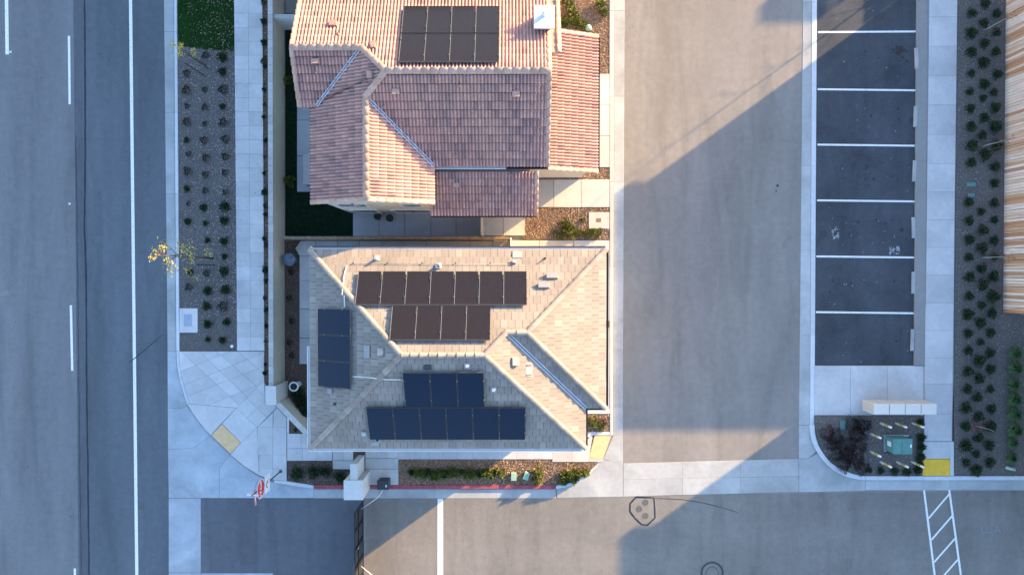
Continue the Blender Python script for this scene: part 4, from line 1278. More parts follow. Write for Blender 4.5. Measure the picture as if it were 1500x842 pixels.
# valley NW: intersection of nw wing south slope with west slope: z_s(y)=zn-p(ry-y); z_w(x)=ZU+p(x-aXW)
vB = (aXW + (zs_ - ZU) / PITCH, ns_)
slopesA = {
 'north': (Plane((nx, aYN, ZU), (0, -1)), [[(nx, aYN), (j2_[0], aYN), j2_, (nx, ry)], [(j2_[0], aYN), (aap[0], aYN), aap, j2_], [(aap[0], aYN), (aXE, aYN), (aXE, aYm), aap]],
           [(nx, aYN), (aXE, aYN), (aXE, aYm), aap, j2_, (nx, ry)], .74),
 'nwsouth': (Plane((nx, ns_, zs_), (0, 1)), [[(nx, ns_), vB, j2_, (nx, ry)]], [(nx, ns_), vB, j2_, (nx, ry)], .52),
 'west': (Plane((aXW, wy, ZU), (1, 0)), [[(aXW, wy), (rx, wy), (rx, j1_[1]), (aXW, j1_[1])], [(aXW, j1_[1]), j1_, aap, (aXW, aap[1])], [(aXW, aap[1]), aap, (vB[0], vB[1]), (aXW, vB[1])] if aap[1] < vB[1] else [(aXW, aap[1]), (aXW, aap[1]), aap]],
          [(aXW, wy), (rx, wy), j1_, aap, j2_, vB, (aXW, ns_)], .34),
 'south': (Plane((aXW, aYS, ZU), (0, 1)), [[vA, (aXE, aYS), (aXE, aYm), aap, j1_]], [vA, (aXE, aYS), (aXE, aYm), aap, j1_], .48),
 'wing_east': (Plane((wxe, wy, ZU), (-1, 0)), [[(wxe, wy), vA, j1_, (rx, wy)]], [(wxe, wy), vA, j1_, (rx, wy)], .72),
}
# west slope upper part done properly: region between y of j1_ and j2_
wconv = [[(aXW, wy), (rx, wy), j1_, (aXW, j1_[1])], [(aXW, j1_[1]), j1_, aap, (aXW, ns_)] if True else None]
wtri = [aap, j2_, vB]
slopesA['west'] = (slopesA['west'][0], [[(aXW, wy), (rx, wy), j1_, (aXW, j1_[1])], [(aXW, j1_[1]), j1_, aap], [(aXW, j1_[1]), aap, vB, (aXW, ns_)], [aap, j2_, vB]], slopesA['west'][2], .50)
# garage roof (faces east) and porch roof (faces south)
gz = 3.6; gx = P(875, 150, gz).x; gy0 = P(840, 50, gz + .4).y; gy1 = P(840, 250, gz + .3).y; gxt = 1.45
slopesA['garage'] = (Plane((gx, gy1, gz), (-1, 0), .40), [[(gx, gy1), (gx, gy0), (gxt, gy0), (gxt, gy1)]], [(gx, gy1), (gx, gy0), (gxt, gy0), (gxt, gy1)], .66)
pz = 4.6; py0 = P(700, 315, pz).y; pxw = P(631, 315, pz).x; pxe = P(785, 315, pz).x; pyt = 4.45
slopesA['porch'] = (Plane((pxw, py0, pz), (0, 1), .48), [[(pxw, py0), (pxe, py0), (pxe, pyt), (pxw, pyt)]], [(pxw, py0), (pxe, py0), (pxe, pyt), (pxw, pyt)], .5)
candA = []; stuffA = {}; RA = {}
for k, (pl, conv, full, tb) in slopesA.items():  # sunlit slopes have a higher tint base: light put into tile colour
    so = deck('roof_slope', hA, pl, full, M['deck_r'])
    GAP[so.name] = .003 if k in ('north', 'garage', 'wing_east') else .028  # shaded slopes: wider gaps over dark underlay, shaped as course shadows
    RA[k] = (pl, so); st = MB(); stuffA[so.name] = st
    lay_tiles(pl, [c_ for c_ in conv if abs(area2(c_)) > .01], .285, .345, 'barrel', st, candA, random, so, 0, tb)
ppA = [(584, 5, 734, 94)]
def scoreA(c_):
    x, y = toproj(c_[0].at(c_[1] + .15, c_[2] + .18))
    pen = 1e5 if any(a <= x <= b2 and t_ <= y <= b3 for a, t_, b2, b3 in ppA) else 0
    return pen + math.hypot(x - 640, y - 190)
finish_tiles(hA, candA, stuffA, 'barrel', .285, .345, M['barrel'], scoreA, 300)
for k, (pl, so) in RA.items():
    o = stuffA[so.name].build('roof_tiles', M['barrel'], so); o['kind'] = 'stuff'
rfA = empty('roof_trim', (0, 0, 0)); rfA.parent = hA
cb = M['cap_b']
for a, b_ in ((V3(aap, aZr), (aXE, aYm, aZr)), (V3(j2_, zn), V3(aap, aZr)), (V3(j1_, zw), V3(aap, aZr)), ((rx, wy, zw), V3(j1_, zw)), ((nx, ry, zn), V3(j2_, zn))):
    caps(rfA, a, b_, 'barrel', cb, .135, .37, .07)
# rake tiles
def rake(pl, x, ya, yb, mat=cb):
    caps(rfA, (x, ya, pl.z(x, ya)), (x, yb, pl.z(x, yb)), 'barrel', mat, .10, .345, .045, 'rake_tile')
def rake_y(pl, y, xa, xb_, mat=cb):
    caps(rfA, (xa, y, pl.z(xa, y)), (xb_, y, pl.z(xb_, y)), 'barrel', mat, .10, .345, .045, 'rake_tile')
An, Anw, Aw, As, Awe, Ag, Ap = [RA[k][0] for k in ('north', 'nwsouth', 'west', 'south', 'wing_east', 'garage', 'porch')]
rake(An, nx, aYN, ry); rake(Anw, nx, ns_, ry)
rake(An, aXE, aYN, aYm); rake(As, aXE, aYS, aYm)
rake(An, aXE + .42, aYN, 9.0)
rake_y(Aw, wy, aXW, rx); rake_y(Awe, wy, wxe, rx)
rake_y(Ag, gy0, gx, gxt); rake_y(Ag, gy1 + .02, gx, gxt)
rake(Ap, pxe, py0, pyt)
# small cricket strip beside the chimney
m = MB(); 
for (a, b_) in ((aYN, 9.0),):
    pts = [(aXE, a), (aXE + .42, a), (aXE + .42, b_), (aXE, b_)]
    n4 = [(x, y, An.z(x, y) + .03) for x, y in pts] + [(x, y, An.z(x, y) - .2) for x, y in pts]
    m.add(n4, [(3, 2, 1, 0), (4, 5, 6, 7), (0, 1, 5, 4), (1, 2, 6, 5), (2, 3, 7, 6), (3, 0, 4, 7)])
m.build('roof_return', M['cap_b'], rfA)
m = MB()
def vstrip(a, b_, lift=.07):
    a, b_ = Vector(a) + Vector((0, 0, lift)), Vector(b_) + Vector((0, 0, lift)); d = (b_ - a).normalized(); s_ = Vector((-d.y, d.x, 0)).normalized()
    m.mi = 1; beam(m, a, b_, .13, .02)
    m.mi = 0
    for q in (-.05, .05): beam(m, a + s_ * q, b_ + s_ * q, .03, .05)
vstrip(V3(vA, ZU), V3(j1_, zw), .115); vstrip(V3(vB, zs_), V3(j2_, zn), .115)
m.build('valley_flashing', [M['flash_w'], M['flash']], rfA)
x740 = P(741, 245, ZU).x
gutter(rfA, (x740, aYS - .06, ZU), (wxe, aYS - .06, ZU), M['gut_w'], .09)
gutter(rfA, (aXE + .05, aYS - .06, ZU), (x740 + .02, aYS - .06, ZU), M['gut_d'], .12)
gutter(rfA, (gx + .07, gy0, gz), (gx + .07, gy1, gz), M['gut_d'], .07)
gutter(rfA, (pxe, py0 - .05, pz), (pxw, py0 - .05, pz), M['gut_d'], .07)
gutter(rfA, (aXW - .05, wy, ZU), (aXW - .05, ns_, ZU), M['gut_d'], .05)
gutter(rfA, (nx, aYN + .05, ZU), (aXE, aYN + .05, ZU), M['fascia'], .08)
m = MB(); f_ = lambda x, y: ZU - .12
m.prism([(aXW + .34, aYS + .3), (aXW + .34, ns_ - .0), (-7.5, ns_ + .2), (-7.5, aYN - .3), (aXE - .25, aYN - .3), (aXE - .25, aYS + .3)], 0, ZU - .12)
def wtop(x, y): return min(Aw.z(x, y), Awe.z(x, y), zw) - .13
gable_prism(m, [(aXW + .34, wy + .06), (rx, wy + .06), (rx, aYS + .4), (aXW + .34, aYS + .4)], 0, lambda x, y: Aw.z(x, y) - .13)
gable_prism(m, [(rx, wy + .06), (wxe - .3, wy + .06), (wxe - .3, aYS + .4), (rx, aYS + .4)], 0, lambda x, y: Awe.z(x, y) - .13)
gable_prism(m, [(nx + .2, ns_ + .3), (-7.4, ns_ + .3), (-7.4, ry), (nx + .2, ry)], 0, lambda x, y: Anw.z(x, y) - .13)
gable_prism(m, [(nx + .2, ry), (-7.4, ry), (-7.4, aYN - .3), (nx + .2, aYN - .3)], 0, lambda x, y: An.z(x, y) - .13)
gable_prism(m, [(aXE - .9, aYm), (aXE - .25, aYm), (aXE - .25, aYN - .4), (aXE - .9, aYN - .4)], 0, lambda x, y: An.z(x, y) - .13)
gable_prism(m, [(aXE - .9, aYS + .4), (aXE - .25, aYS + .4), (aXE - .25, aYm), (aXE - .9, aYm)], 0, lambda x, y: As.z(x, y) - .13)
m.build('wall', M['stucco'], hA)
m = MB(); gable_prism(m, [(aXE - .3, gy1 + .22), (gx - .35, gy1 + .22), (gx - .35, gy0 - .25), (aXE - .3, gy0 - .25)], 0, lambda x, y: Ag.z(x, y) - .13)
m.build('garage_wall', M['stucco'], hA)
m = MB(); gable_prism(m, [(pxw + .3, py0 + .75), (pxe - .3, py0 + .75), (pxe - .3, aYS + .32), (pxw + .3, aYS + .32)], 0, lambda x, y: Ap.z(x, y) - .13)
m.build('porch_wall', M['stucco2'], hA)
for x, w_ in ((-7.45, .8), (-6.75, .5), (-4.5, .9)):
    window(hA, (x, wy + .05, 4.3), (0, -1, 0), w_, 1.1)
for x, w_ in ((-7.2, 1.2), (-4.9, 1.8)): window(hA, (x, wy + .05, 1.4), (0, -1, 0), w_, 1.6)
for y in (4.2, 6.2): window(hA, (aXW + .33, y, 4.2), (-1, 0, 0), 1.0, 1.1); window(hA, (aXW + .33, y, 1.4), (-1, 0, 0), 1.0, 1.3)
for x in (-2.4, -.4): window(hA, (x, py0 + .74, 3.2), (0, -1, 0), 1.1, 1.0)
m = MB()
for k in range(4): m.box((gx - .33, (gy0 + gy1) / 2, .33 + k * .56), (.05, 4.8, .54), None, .01)
m.build('garage_door', M['doorpaint'], hA)
# vents on the upper roof: tile-coloured hoods and pipes
vent_m = M['cap_b']
for pl, x, y, sx, sy, h in ((An, 486, 35, .34, .22, .16), (An, 545, 67, .20, .24, .18), (Anw, 460, 85.5, .33, .18, .12), (Aw, 543, 108, .30, .20, .13), (As, 578.5, 130, .32, .20, .13),
                            (As, 756, 133.5, .32, .22, .13), (Ap, 668, 268, .28, .18, .12)):
    box_vent(rfA, pl, x, y, sx, sy, h + .10, vent_m)
for pl, x, y, h in ((An, 494, 49, .28), (Anw, 460, 104, .22), (As, 673, 124, .25), (As, 561, 155, .25), (As, 667, 227, .25), (Ap, 748, 255, .2)):
    pipe_vent(rfA, pl, x, y, h, .04, M['cap_b'], False)
# chimney
cz = 7.12; c0 = P(782, 42, cz); c1 = P(812, 8, cz)
ccx, ccy = (c0.x + c1.x) / 2, (c0.y + c1.y) / 2; cw, cd = c1.x - c0.x, c1.y - c0.y
m = MB(); m.box((ccx, ccy, 6.3), (cw - .22, cd - .22, 1.3)); ch = m.build('chimney', M['lead'], rfA)
ch.name = 'chimney'
m = MB(); m.box((ccx, ccy, cz - .05), (cw, cd, .12), None, .02); m.box((ccx, ccy, cz - .16), (cw - .1, cd - .1, .10), None, .02); m.build('chimney_cap', M['white'], rfA)
m = MB(); m.lathe((ccx + .02, ccy + .08, cz), [(.09, 0), (.09, .22), (.13, .23), (.13, .27), (.03, .30)], 14); m.build('flue', M['white'], rfA)
array(An, 587.5, 9.5, 731, 90.5, 4, 2, 'block of eight black solar panels in two rows on the sunlit red roof', stand=.2, gap=.04)

#MARK2
# ------------------------------------------------------------------ perimeter wall, pilasters, fences
WZ = 1.8
pw_ = empty('perimeter_wall', P(405, 280), 'long cream stucco wall with pale block coping beside the left sidewalk', 'wall')
xi = -11.62; xo = -11.86
yT, yB = P(400, -240, WZ).y, P(400, 565, WZ).y
xT, xB = P(399.2, 0, WZ).x, P(400.6, 565, WZ).x
def wx(y, side):   # slight skew of the wall with the lens-straightened photo
    t = (P(400, 0, WZ).y - y) / (P(400, 0, WZ).y - yB)
    return (xT + (xB - xT) * t) - (0 if side else .235)
m = MB(); m.prism([(wx(yT, 0) + .02, yT), (wx(yT, 1) - .02, yT), (wx(yB, 1) - .02, yB), (wx(yB, 0) + .02, yB)], 0, WZ - .06)
m.build('wall_body', M['wallside'], pw_)
y = yT; k = 0
while y > yB + .05:
    y2 = max(y - .405, yB)
    m = MB(); m.col = .05 + .9 * random.random()
    m.prism([(wx(y, 0), y - .004), (wx(y, 1), y - .004), (wx(y2, 1), y2 + .004), (wx(y2, 0), y2 + .004)], WZ - .058, WZ, .008)
    m.build('coping_block', M['capstone'], pw_); y = y2
def pilaster(name_label, x0, y0, x1, y1, z, group=None, cat='pilaster'):
    a, b_ = P(x0, y0, z), P(x1, y1, z)
    e = empty('pilaster', ((a.x + b_.x) / 2, (a.y + b_.y) / 2, 0), name_label, cat, group)
    m = MB(); m.prism([(a.x + .02, b_.y + .02), (b_.x - .02, b_.y + .02), (b_.x - .02, a.y - .02), (a.x + .02, a.y - .02)], 0, z - .1)
    m.build('shaft', M['pilaster'], e)
    m = MB(); m.prism([(a.x, b_.y), (b_.x, b_.y), (b_.x, a.y), (a.x, a.y)], z - .098, z, .015)
    m.build('cap', M['pilaster'], e)
    return e
pilaster('pale square pilaster at the south end of the long cream wall', 388.6, 565.3, 404.7, 593, 1.86)
pilaster('big white pilaster carrying the driveway gate beside the red curb', 503.3, 703.3, 531.7, 732, 1.85)
dw = empty('angled_wall', P(430, 612), 'short angled stucco wall running from the pilaster under the grey eave', 'wall')
A, B = P(406.5, 591, 1.5), P(452, 637.5, 1.5); d = (B - A).normalized(); s_ = Vector((-d.y, d.x, 0)); B = B + d * .7
m = MB(); q = .10
m.prism([tuple((A + s_ * q)[:2]), tuple((B + s_ * q)[:2]), tuple((B - s_ * q)[:2]), tuple((A - s_ * q)[:2])], 0, 1.44)
m.build('wall_body', M['wallside'], dw)
L = (B - A).length; n = int(L / .4)
for i in range(n):
    a, b_ = A + d * (L * i / n + .003), A + d * (L * (i + 1) / n - .003); m = MB(); m.col = .05 + .9 * random.random(); q = .135
    m.prism([tuple((a + s_ * q)[:2]), tuple((b_ + s_ * q)[:2]), tuple((b_ - s_ * q)[:2]), tuple((a - s_ * q)[:2])], 1.442, 1.5, .008)
    m.build('coping_block', M['capstone'], dw)
gw = empty('gate_wall', P(528, 690), 'narrow white wall behind the big gate pilaster', 'wall')
a, b_ = P(512.8, 679, 1.78), P(523.6, 704, 1.78)
m = MB(); m.prism([(a.x + .02, b_.y), (b_.x - .02, b_.y), (b_.x - .02, a.y - .02), (a.x + .02, a.y - .02)], 0, 1.71); m.build('wall_body', M['pilaster'], gw)
m = MB(); m.prism([(a.x, b_.y), (b_.x, b_.y), (b_.x, a.y), (a.x, a.y)], 1.712, 1.78, .01); m.build('coping', M['pilaster'], gw)
# stub wall across the side yard
sy = empty('yard_wall', P(430, 40), 'low pale wall across the side yard at the upper left of the red roof', 'wall')
a, b_ = P(402, 22, 1.7), P(470, 26.5, 1.7)
m = MB(); m.prism([(xi, b_.y), (b_.x, b_.y), (b_.x, a.y), (xi, a.y)], 0, 1.64); m.build('wall_body', M['pilaster'], sy)
m = MB(); m.prism([(xi + .003, b_.y - .03), (b_.x, b_.y - .03), (b_.x, a.y + .03), (xi + .003, a.y + .03)], 1.642, 1.70, .008); m.build('coping', M['capstone'], sy)
# brown fence between the houses: each board its own piece
bf = empty('wooden_fence', P(580, 350), 'brown wooden board fence between the two houses', 'fence')
fa, fb = P(417, 348.5, 1.8), P(745, 350, 1.8); yf = fa.y
m = MB(); m.box(((fa.x + fb.x) / 2, yf, 1.83), (fb.x - fa.x, .15, .04), None, .008); m.build('top_rail', M['brownwood'], bf)
bd = MB(); bd.box((0, 0, .9), (.142, .02, 1.7), None, .004); bme = bd.mesh('fence_board', M['brownwood'])
x = fa.x + .08
while x < fb.x - .05:
    inst('board', bme, bf, Matrix.Translation((x, yf - .03, 0))); x += .15
for x in [fa.x + .06 + i * 2.35 for i in range(5)]:
    m = MB(); m.box((x, yf + .04, .92), (.1, .1, 1.82), None, .01); m.build('post', M['brownwood'], bf)
wp_ = empty('side_gate', P(746, 358), 'small white side gate at the east end of the brown fence', 'gate')
a = P(745.5, 356, 1.2)
m = MB(); m.box((fb.x + .10, yf - .02, .8), (.09, .09, 1.7), None, .01); m.build('post', M['white'], wp_)
m = MB(); m.box((fb.x + .10, yf - .40, .75), (.05, .62, 1.5), None, .01); m.build('panel', M['winframe'], wp_)
pt = empty('patio_divider', P(705, 330), 'short pale partition wall dividing the patio south of the porch roof', 'wall')
a, b_ = P(704, 318, 1.7), P(706.5, 346, 1.7)
m = MB(); m.prism([(a.x, yf + .12), (b_.x, yf + .12), (b_.x, 3.2), (a.x, 3.2)], 0, 1.7, .01); m.build('panel', M['stucco2'], pt)

# tall board fence on the right
rf = empty('board_fence', P(1472, 230), 'tall fence of pale and orange-brown vertical boards at the right edge', 'fence')
fx0, fx1 = P(1472, 0).x, P(1468, 457).x
yt_, yb_ = P(1472, -160).y, P(1468, 457.5).y
bw = .148; y = yb_ + bw / 2; k = 0
bvar = []
for q in range(5):
    bd = MB(); bd.box((0, 0, 1.12 + .004 * q), (.020, bw - .016, 2.24), None, .004); bvar.append(bd.mesh('fence_board', M['fencewood']))
while y < yt_:
    t = (y - yb_) / (P(1472, 0).y - yb_); x = fx1 + (fx0 - fx1) * t
    inst('board', bvar[random.randrange(5)], rf, Matrix.Translation((x + random.uniform(-.004, .004), y, .05)) @ Matrix.Rotation(rad(random.uniform(-.5, .5)), 4, 'X'))
    y += bw
for zz in (.4, 1.25, 2.1):
    m = MB(); beam(m, (fx1 + .05, yb_, zz), (fx1 + (fx0 - fx1) * (yt_ - yb_) / (P(1472, 0).y - yb_) + .05, yt_, zz), .05, .09); m.build('rail', M['brownwood'], rf)

# driveway gate
gt = empty('driveway_gate', P(526, 790), 'black metal driveway gate standing open line beside the white pilaster', 'gate')
gt['label'] = 'black metal driveway gate closing the entry road beside the white pilaster'
gX = P(532.6, 780).x; gy_a = P(533, 731).y; gy_b = P(533, 905).y
m = MB()
for zz in (.12, 1.15, 1.98):
    beam(m, (gX, gy_a, zz), (gX, gy_b, zz), .045, .05)
m.build('gate_rail', M['black'], gt)
yy = gy_a - .05; k = 0
while yy > gy_b:
    mm = MB(); mm.box((gX, yy, 1.05), (.012 if k % 8 else .06, .010 if k % 8 else .08, 1.88)); mm.build('picket', M['black'], gt); yy -= .115; k += 1
m = MB(); m.box((gX - .035, (gy_a + gy_b) / 2, 1.02), (.012, gy_a - gy_b - .1, 1.72)); m.build('mesh_panel', M['gatepanel'], gt)
m = MB(); m.box((P(524, 803, 1.2).x + .0, P(527, 802, 1.2).y, 1.15), (.09, .14, .12), None, .01); m.build('latch', M['galv'], gt)
op = empty('gate_operator', P(562, 708), 'dark gate motor box on the concrete pad beside the red curb', 'gate motor')
a, b_ = P(552.3, 703.5, .75), P(569.5, 717, .75)
m = MB(); m.prism([(a.x + .03, b_.y + .03), (b_.x - .03, b_.y + .03), (b_.x - .03, a.y - .03), (a.x + .03, a.y - .03)], .1, .68, .02); m.build('housing', M['operator'], op)
m = MB(); m.prism([(a.x, b_.y), (b_.x, b_.y), (b_.x, a.y), (a.x, a.y)], .682, .75, .02); m.build('lid', M['operator'], op)
c = P(565.5, 711.5, .76); m = MB(); m.box((c.x, c.y, .754), (.06, .12, .008)); m.build('notice_sticker', M['signwhite'], op)
m = MB(); m.tube([P(561.5, 716, .7), P(555.5, 725.5, .72), P(551, 730, .72), (gX + .03, P(533, 745.5, .7).y, .7)], .022, 8); m.build('gate_arm', M['white'], op, True)
m = MB(); m.tube([(gX + .03, P(533, 829, .7).y, .7), P(545, 842, .72), P(551, 850, .72)], .022, 8); m.build('gate_arm', M['white'], gt, True)

# ------------------------------------------------------------------ stop sign assembly
ssn = empty('stop_sign', P(411, 690, .12), 'red octagonal stop sign with street name blades on a grey post', 'sign')
base = P(411, 690, .12); bx, by = base.x, base.y
m = MB(); m.tube([(bx, by, .12), (bx, by, 4.0)], .035, 8); m.lathe((bx, by, .12), [(.09, 0), (.09, .03), (.05, .06)], 10); m.build('post', M['postgrey'], ssn)
def plate_yz(nm, mats, cy, cz, shape, x, th, parent):
    m = MB(); n = len(shape)
    vs = [(x, cy + a, cz + b2) for a, b2 in shape] + [(x - th, cy + a, cz + b2) for a, b2 in shape]
    m.add(vs, [tuple(range(n)), tuple(range(2 * n - 1, n - 1, -1))] + [((i + 1) % n, i, n + i, n + (i + 1) % n) for i in range(n)])
    return m.build(nm, mats, parent)
def octa(r): return [(r * math.cos(math.pi / 8 + k * math.pi / 4), r * math.sin(math.pi / 8 + k * math.pi / 4)) for k in range(8)]
sx = bx + .045
SZ = 3.0
pl_w = plate_yz('sign_plate', M['signwhite'], by, SZ, octa(.48), sx + .004, .004, ssn)
pl_r = plate_yz('sign_face', M['stopred'], by, SZ, octa(.445), sx + .008, .003, ssn)
Mt = Matrix(((0, 0, 1, sx + .010), (1, 0, 0, by), (0, 1, 0, SZ), (0, 0, 0, 1)))
text_mesh('lettering', 'STOP', .36, Mt, M['signwhite'], pl_r, .001)
wsn = plate_yz('turn_sign_plate', M['signwhite'], by, 2.15, [(-.42, -.34), (.42, -.34), (.42, .34), (-.42, .34)], sx + .004, .004, ssn)
m = MB()
arcp = [(-.18 + .0, -.02), (-.16, .09), (-.07, .15), (.03, .12), (.08, .03)]
for i in range(len(arcp) - 1):
    beam(m, (sx + .008, by + arcp[i][0], 2.15 + arcp[i][1]), (sx + .008, by + arcp[i + 1][0], 2.15 + arcp[i + 1][1]), .05, .004, Vector((1, 0, 0)))
m.add([(sx + .010, by + .02, 2.15 + .02), (sx + .010, by + .17, 2.15 + .03), (sx + .010, by + .09, 2.15 - .10)], [(0, 2, 1)])
m.build('turn_arrow', M['black'], wsn)
for zz, ang, nm in ((3.62, 6, 'nameblade'), (3.86, 84, 'signwhite')):
    m = MB(); R = Matrix.Rotation(rad(ang), 3, 'Z')
    m.box((bx, by - (.2 if nm == 'nameblade' else 0), zz), (.03, .72 if nm == 'nameblade' else .5, .14), R); o = m.build('name_blade', M[nm], ssn)
    m = MB(); m.box((bx, by - (.2 if nm == 'nameblade' else 0), zz), (.034, .4, .05), R); m.build('blade_stripe', M['signwhite'] if nm != 'signwhite' else M['nameblade'], o)

# ------------------------------------------------------------------ cluster mailbox
mbx = empty('cluster_mailbox', P(1310, 603), 'row of four joined beige mailbox cabinets on the concrete pad', 'mailbox')
mz = 1.42; X0 = P(1260, 590, .10).x; X1 = P(1373, 600, mz).x; Ytop = P(1300, 591.5, mz - .03).y; Ybot = P(1300, 606.8, mz).y
wd = (X1 - X0) / 4
for i in range(4):
    a, b_ = X0 + i * wd + .02, X0 + (i + 1) * wd - .02
    m = MB(); m.prism([(a, Ybot), (b_, Ybot), (b_, Ytop), (a, Ytop)], .30, mz, .02)
    cbm = m.build('cabinet', M['boxtan'], mbx)
    m = MB(); m.prism([(a + .1, Ybot + .08), (b_ - .1, Ybot + .08), (b_ - .1, Ytop - .08), (a + .1, Ytop - .08)], .05, .30); m.build('pedestal', M['boxside'], mbx)
    for r_ in range(5):
        for c_ in range(3):
            mm = MB(); w3 = (wd - .14) / 3
            mm.box((a + .06 + w3 * (c_ + .5), Ytop + .004, .45 + r_ * .19), (w3 - .02, .012, .17), None, .003); mm.build('mail_door', M['boxside'], cbm)
m = MB(); m.prism([(X0 + .0, Ybot + .05), (X1 - .0, Ybot + .05), (X1, Ytop - .05), (X0, Ytop - .05)], .34, mz - .05); m.build('side_frame', M['boxside'], mbx)

# ------------------------------------------------------------------ utility bed: transformer, bollards, boxes
tr = empty('transformer', P(1315, 652), 'teal electrical transformer cabinet inside the ring of bollards', 'transformer')
tz = .95; a, b_ = P(1308.8, 642.6, tz), P(1336.4, 665, tz)
m = MB(); m.prism([(a.x + .02, b_.y + .02), (b_.x - .02, b_.y + .02), (b_.x - .02, a.y - .02), (a.x + .02, a.y - .02)], .12, tz - .06); m.build('cabinet', M['teal'], tr)
mx = a.x + (b_.x - a.x) * .46
for u, v in ((a.x, mx - .006), (mx + .006, b_.x)):
    m = MB(); m.prism([(u, b_.y), (v, b_.y), (v, a.y), (u, a.y)], tz - .058, tz, .012); m.build('lid', M['teal'], tr)
m = MB(); m.box((a.x + .012, (a.y + b_.y) / 2 + .05, .55), (.016, .24, .34)); m.build('warning_label', M['signwhite'], tr)
c = P(1335, 653, tz); m = MB(); m.box((c.x - .02, c.y, tz + .003), (.07, .17, .006)); m.build('warning_label', M['signwhite'], tr)
prism_obj('pad_slab', [(1297, 638), (1334, 638), (1334, 664), (1297, 664)], .0, .115, M['operator'], tr, .01)
for pts in ([(1295.6, 636.8), (1332, 636.8), (1332, 639), (1295.6, 639)], [(1295.6, 639.2), (1298.6, 639.2), (1298.6, 661.5), (1295.6, 661.5)]):
    prism_obj('pad_edge', pts, .0, .17, M['gutter'], tr, .01)
bol = [((1290, 619.4), 'upper left'), ((1312, 619.4), 'upper middle'), ((1336.4, 619.4), 'upper right'), ((1275, 634.6), 'left upper'), ((1275, 661), 'left lower'), ((1290, 676), 'lower left'), ((1314, 676), 'lower middle'), ((1336, 676), 'lower right')]
bl = {'upper left': 'first bollard from the left in the row just below the mailboxes', 'upper middle': 'middle bollard of the row just below the mailboxes', 'upper right': 'last bollard of the row below the mailboxes, next to the sidewalk',
      'left upper': 'upper of the two bollards left of the transformer', 'left lower': 'lower of the two bollards left of the transformer', 'lower left': 'first bollard from the left in the row near the bottom curb',
      'lower middle': 'middle bollard of the row near the bottom curb', 'lower right': 'last bollard near the bottom curb, beside the yellow mat'}
for (x, y), nm in bol:
    c = P(x, y, .085); e = empty('bollard', c, 'yellow and white ' + bl[nm], 'bollard', 'bollards round the transformer')
    m = MB(); m.lathe(c, [(.058, 0), (.058, .38)], 12); m.build('post', M['bollw'], e, False)
    m = MB()
    m.lathe(c + Vector((0, 0, .381)), [(.059, 0), (.059, .40)], 12); m.build('yellow_band', M['bolly'], e)
    for q in (.46, .58, .70):
        m = MB(); m.lathe(c + Vector((0, 0, q)), [(.061, 0), (.061, .035)], 12); m.build('stripe', M['operator'], e)
    m = MB(); m.lathe(c + Vector((0, 0, .782)), [(.058, 0), (.058, .16), (.048, .20), (.02, .222)], 12); m.build('cap', M['signwhite'], e)
def ubox(pts, z, mat, label, cat='utility box', group=None):
    a, b_ = P(pts[0], pts[1], z), P(pts[2], pts[3], z)
    m = MB(); m.prism([(a.x, b_.y), (b_.x, b_.y), (b_.x, a.y), (a.x, a.y)], .02, z, .012)
    m.prism([(a.x + .04, b_.y + .04), (b_.x - .04, b_.y + .04), (b_.x - .04, a.y - .04), (a.x + .04, a.y - .04)], z, z + .012, .004)
    return tag(m.build('utility_box', mat, None, origin=((a.x + b_.x) / 2, (a.y + b_.y) / 2, 0)), label, cat, group)
ubox((1231, 616, 1239, 628.5), .14, M['teal'], 'small teal ground box in the curved utility bed')
ubox((1417, 267, 1429.5, 273.5), .14, M['teal'], 'upper of two teal ground boxes in the right gravel strip')
ubox((1418.5, 283.5, 1428.5, 289.5), .14, M['teal'], 'lower of two teal ground boxes in the right gravel strip')
def domebox(px, py, label, rot):
    c = P(px, py, .1); m = MB(); R = Matrix.Rotation(rot, 3, 'Z')
    m.box(c + Vector((0, 0, .10)), (.23, .36, .20), R, .04); m.box(c + Vector((0, 0, .22)), (.27, .40, .04), R, .015)
    tag(m.build('utility_box', M['teal'] if False else M['teal_l'], None, origin=tuple(c)), label, 'utility box')
domebox(752.5, 696, 'left one of two pale green boxes in the bark mulch bed', 0)
domebox(771, 695, 'right one of two pale green boxes in the bark mulch bed', -.35)
c = P(1480, 685, .2); m = MB(); m.tube([c + Vector((-.22, .03, .0)), c + Vector((.22, -.07, .02))], .085, 12)
tag(m.build('utility_marker', M['teal_l'], None, True, origin=tuple(c)), 'pale green cylinder lying in the gravel near the lower right corner', 'pipe')
c = P(340, 507, .1); m = MB(); m.lathe(c, [(.08, 0), (.08, .03), (.05, .045)], 14)
tag(m.build('cleanout_cap', M['signwhite'], None, origin=tuple(c)), 'round white cap in the gravel just above the corner plaza', 'pipe cap')
# round lid and bowl behind the wall
c = P(422.5, 380, .95); e = empty('rain_barrel', (c.x, c.y, 0), 'round dark blue-grey lidded bin against the long cream wall', 'bin')
m = MB(); m.lathe((c.x, c.y, .05), [(.25, 0), (.29, .80)], 20); m.build('drum', M['operator'], e, False)
m = MB(); m.lathe((c.x, c.y, .852), [(.32, 0), (.32, .05), (.28, .08), (.10, .10)], 22); m.build('lid', M['lidgrey'], e)
c = P(430.3, 566, .9); e = empty('planter_bowl', (c.x, c.y, 0), 'white rimmed bowl with black inside near the wall pilaster', 'bowl')
m = MB(); m.lathe((c.x, c.y, .05), [(.14, 0), (.10, .45), (.24, .82)], 20); m.build('pedestal', M['white'], e)
m = MB(); vs = []; n = 22
prof = [(.245, .87), (.25, .92), (.20, .93), (.175, .915)]
for r_, z in prof:
    for k in range(n): vs.append((c.x + r_ * math.cos(6.28318 * k / n), c.y + r_ * math.sin(6.28318 * k / n), z))
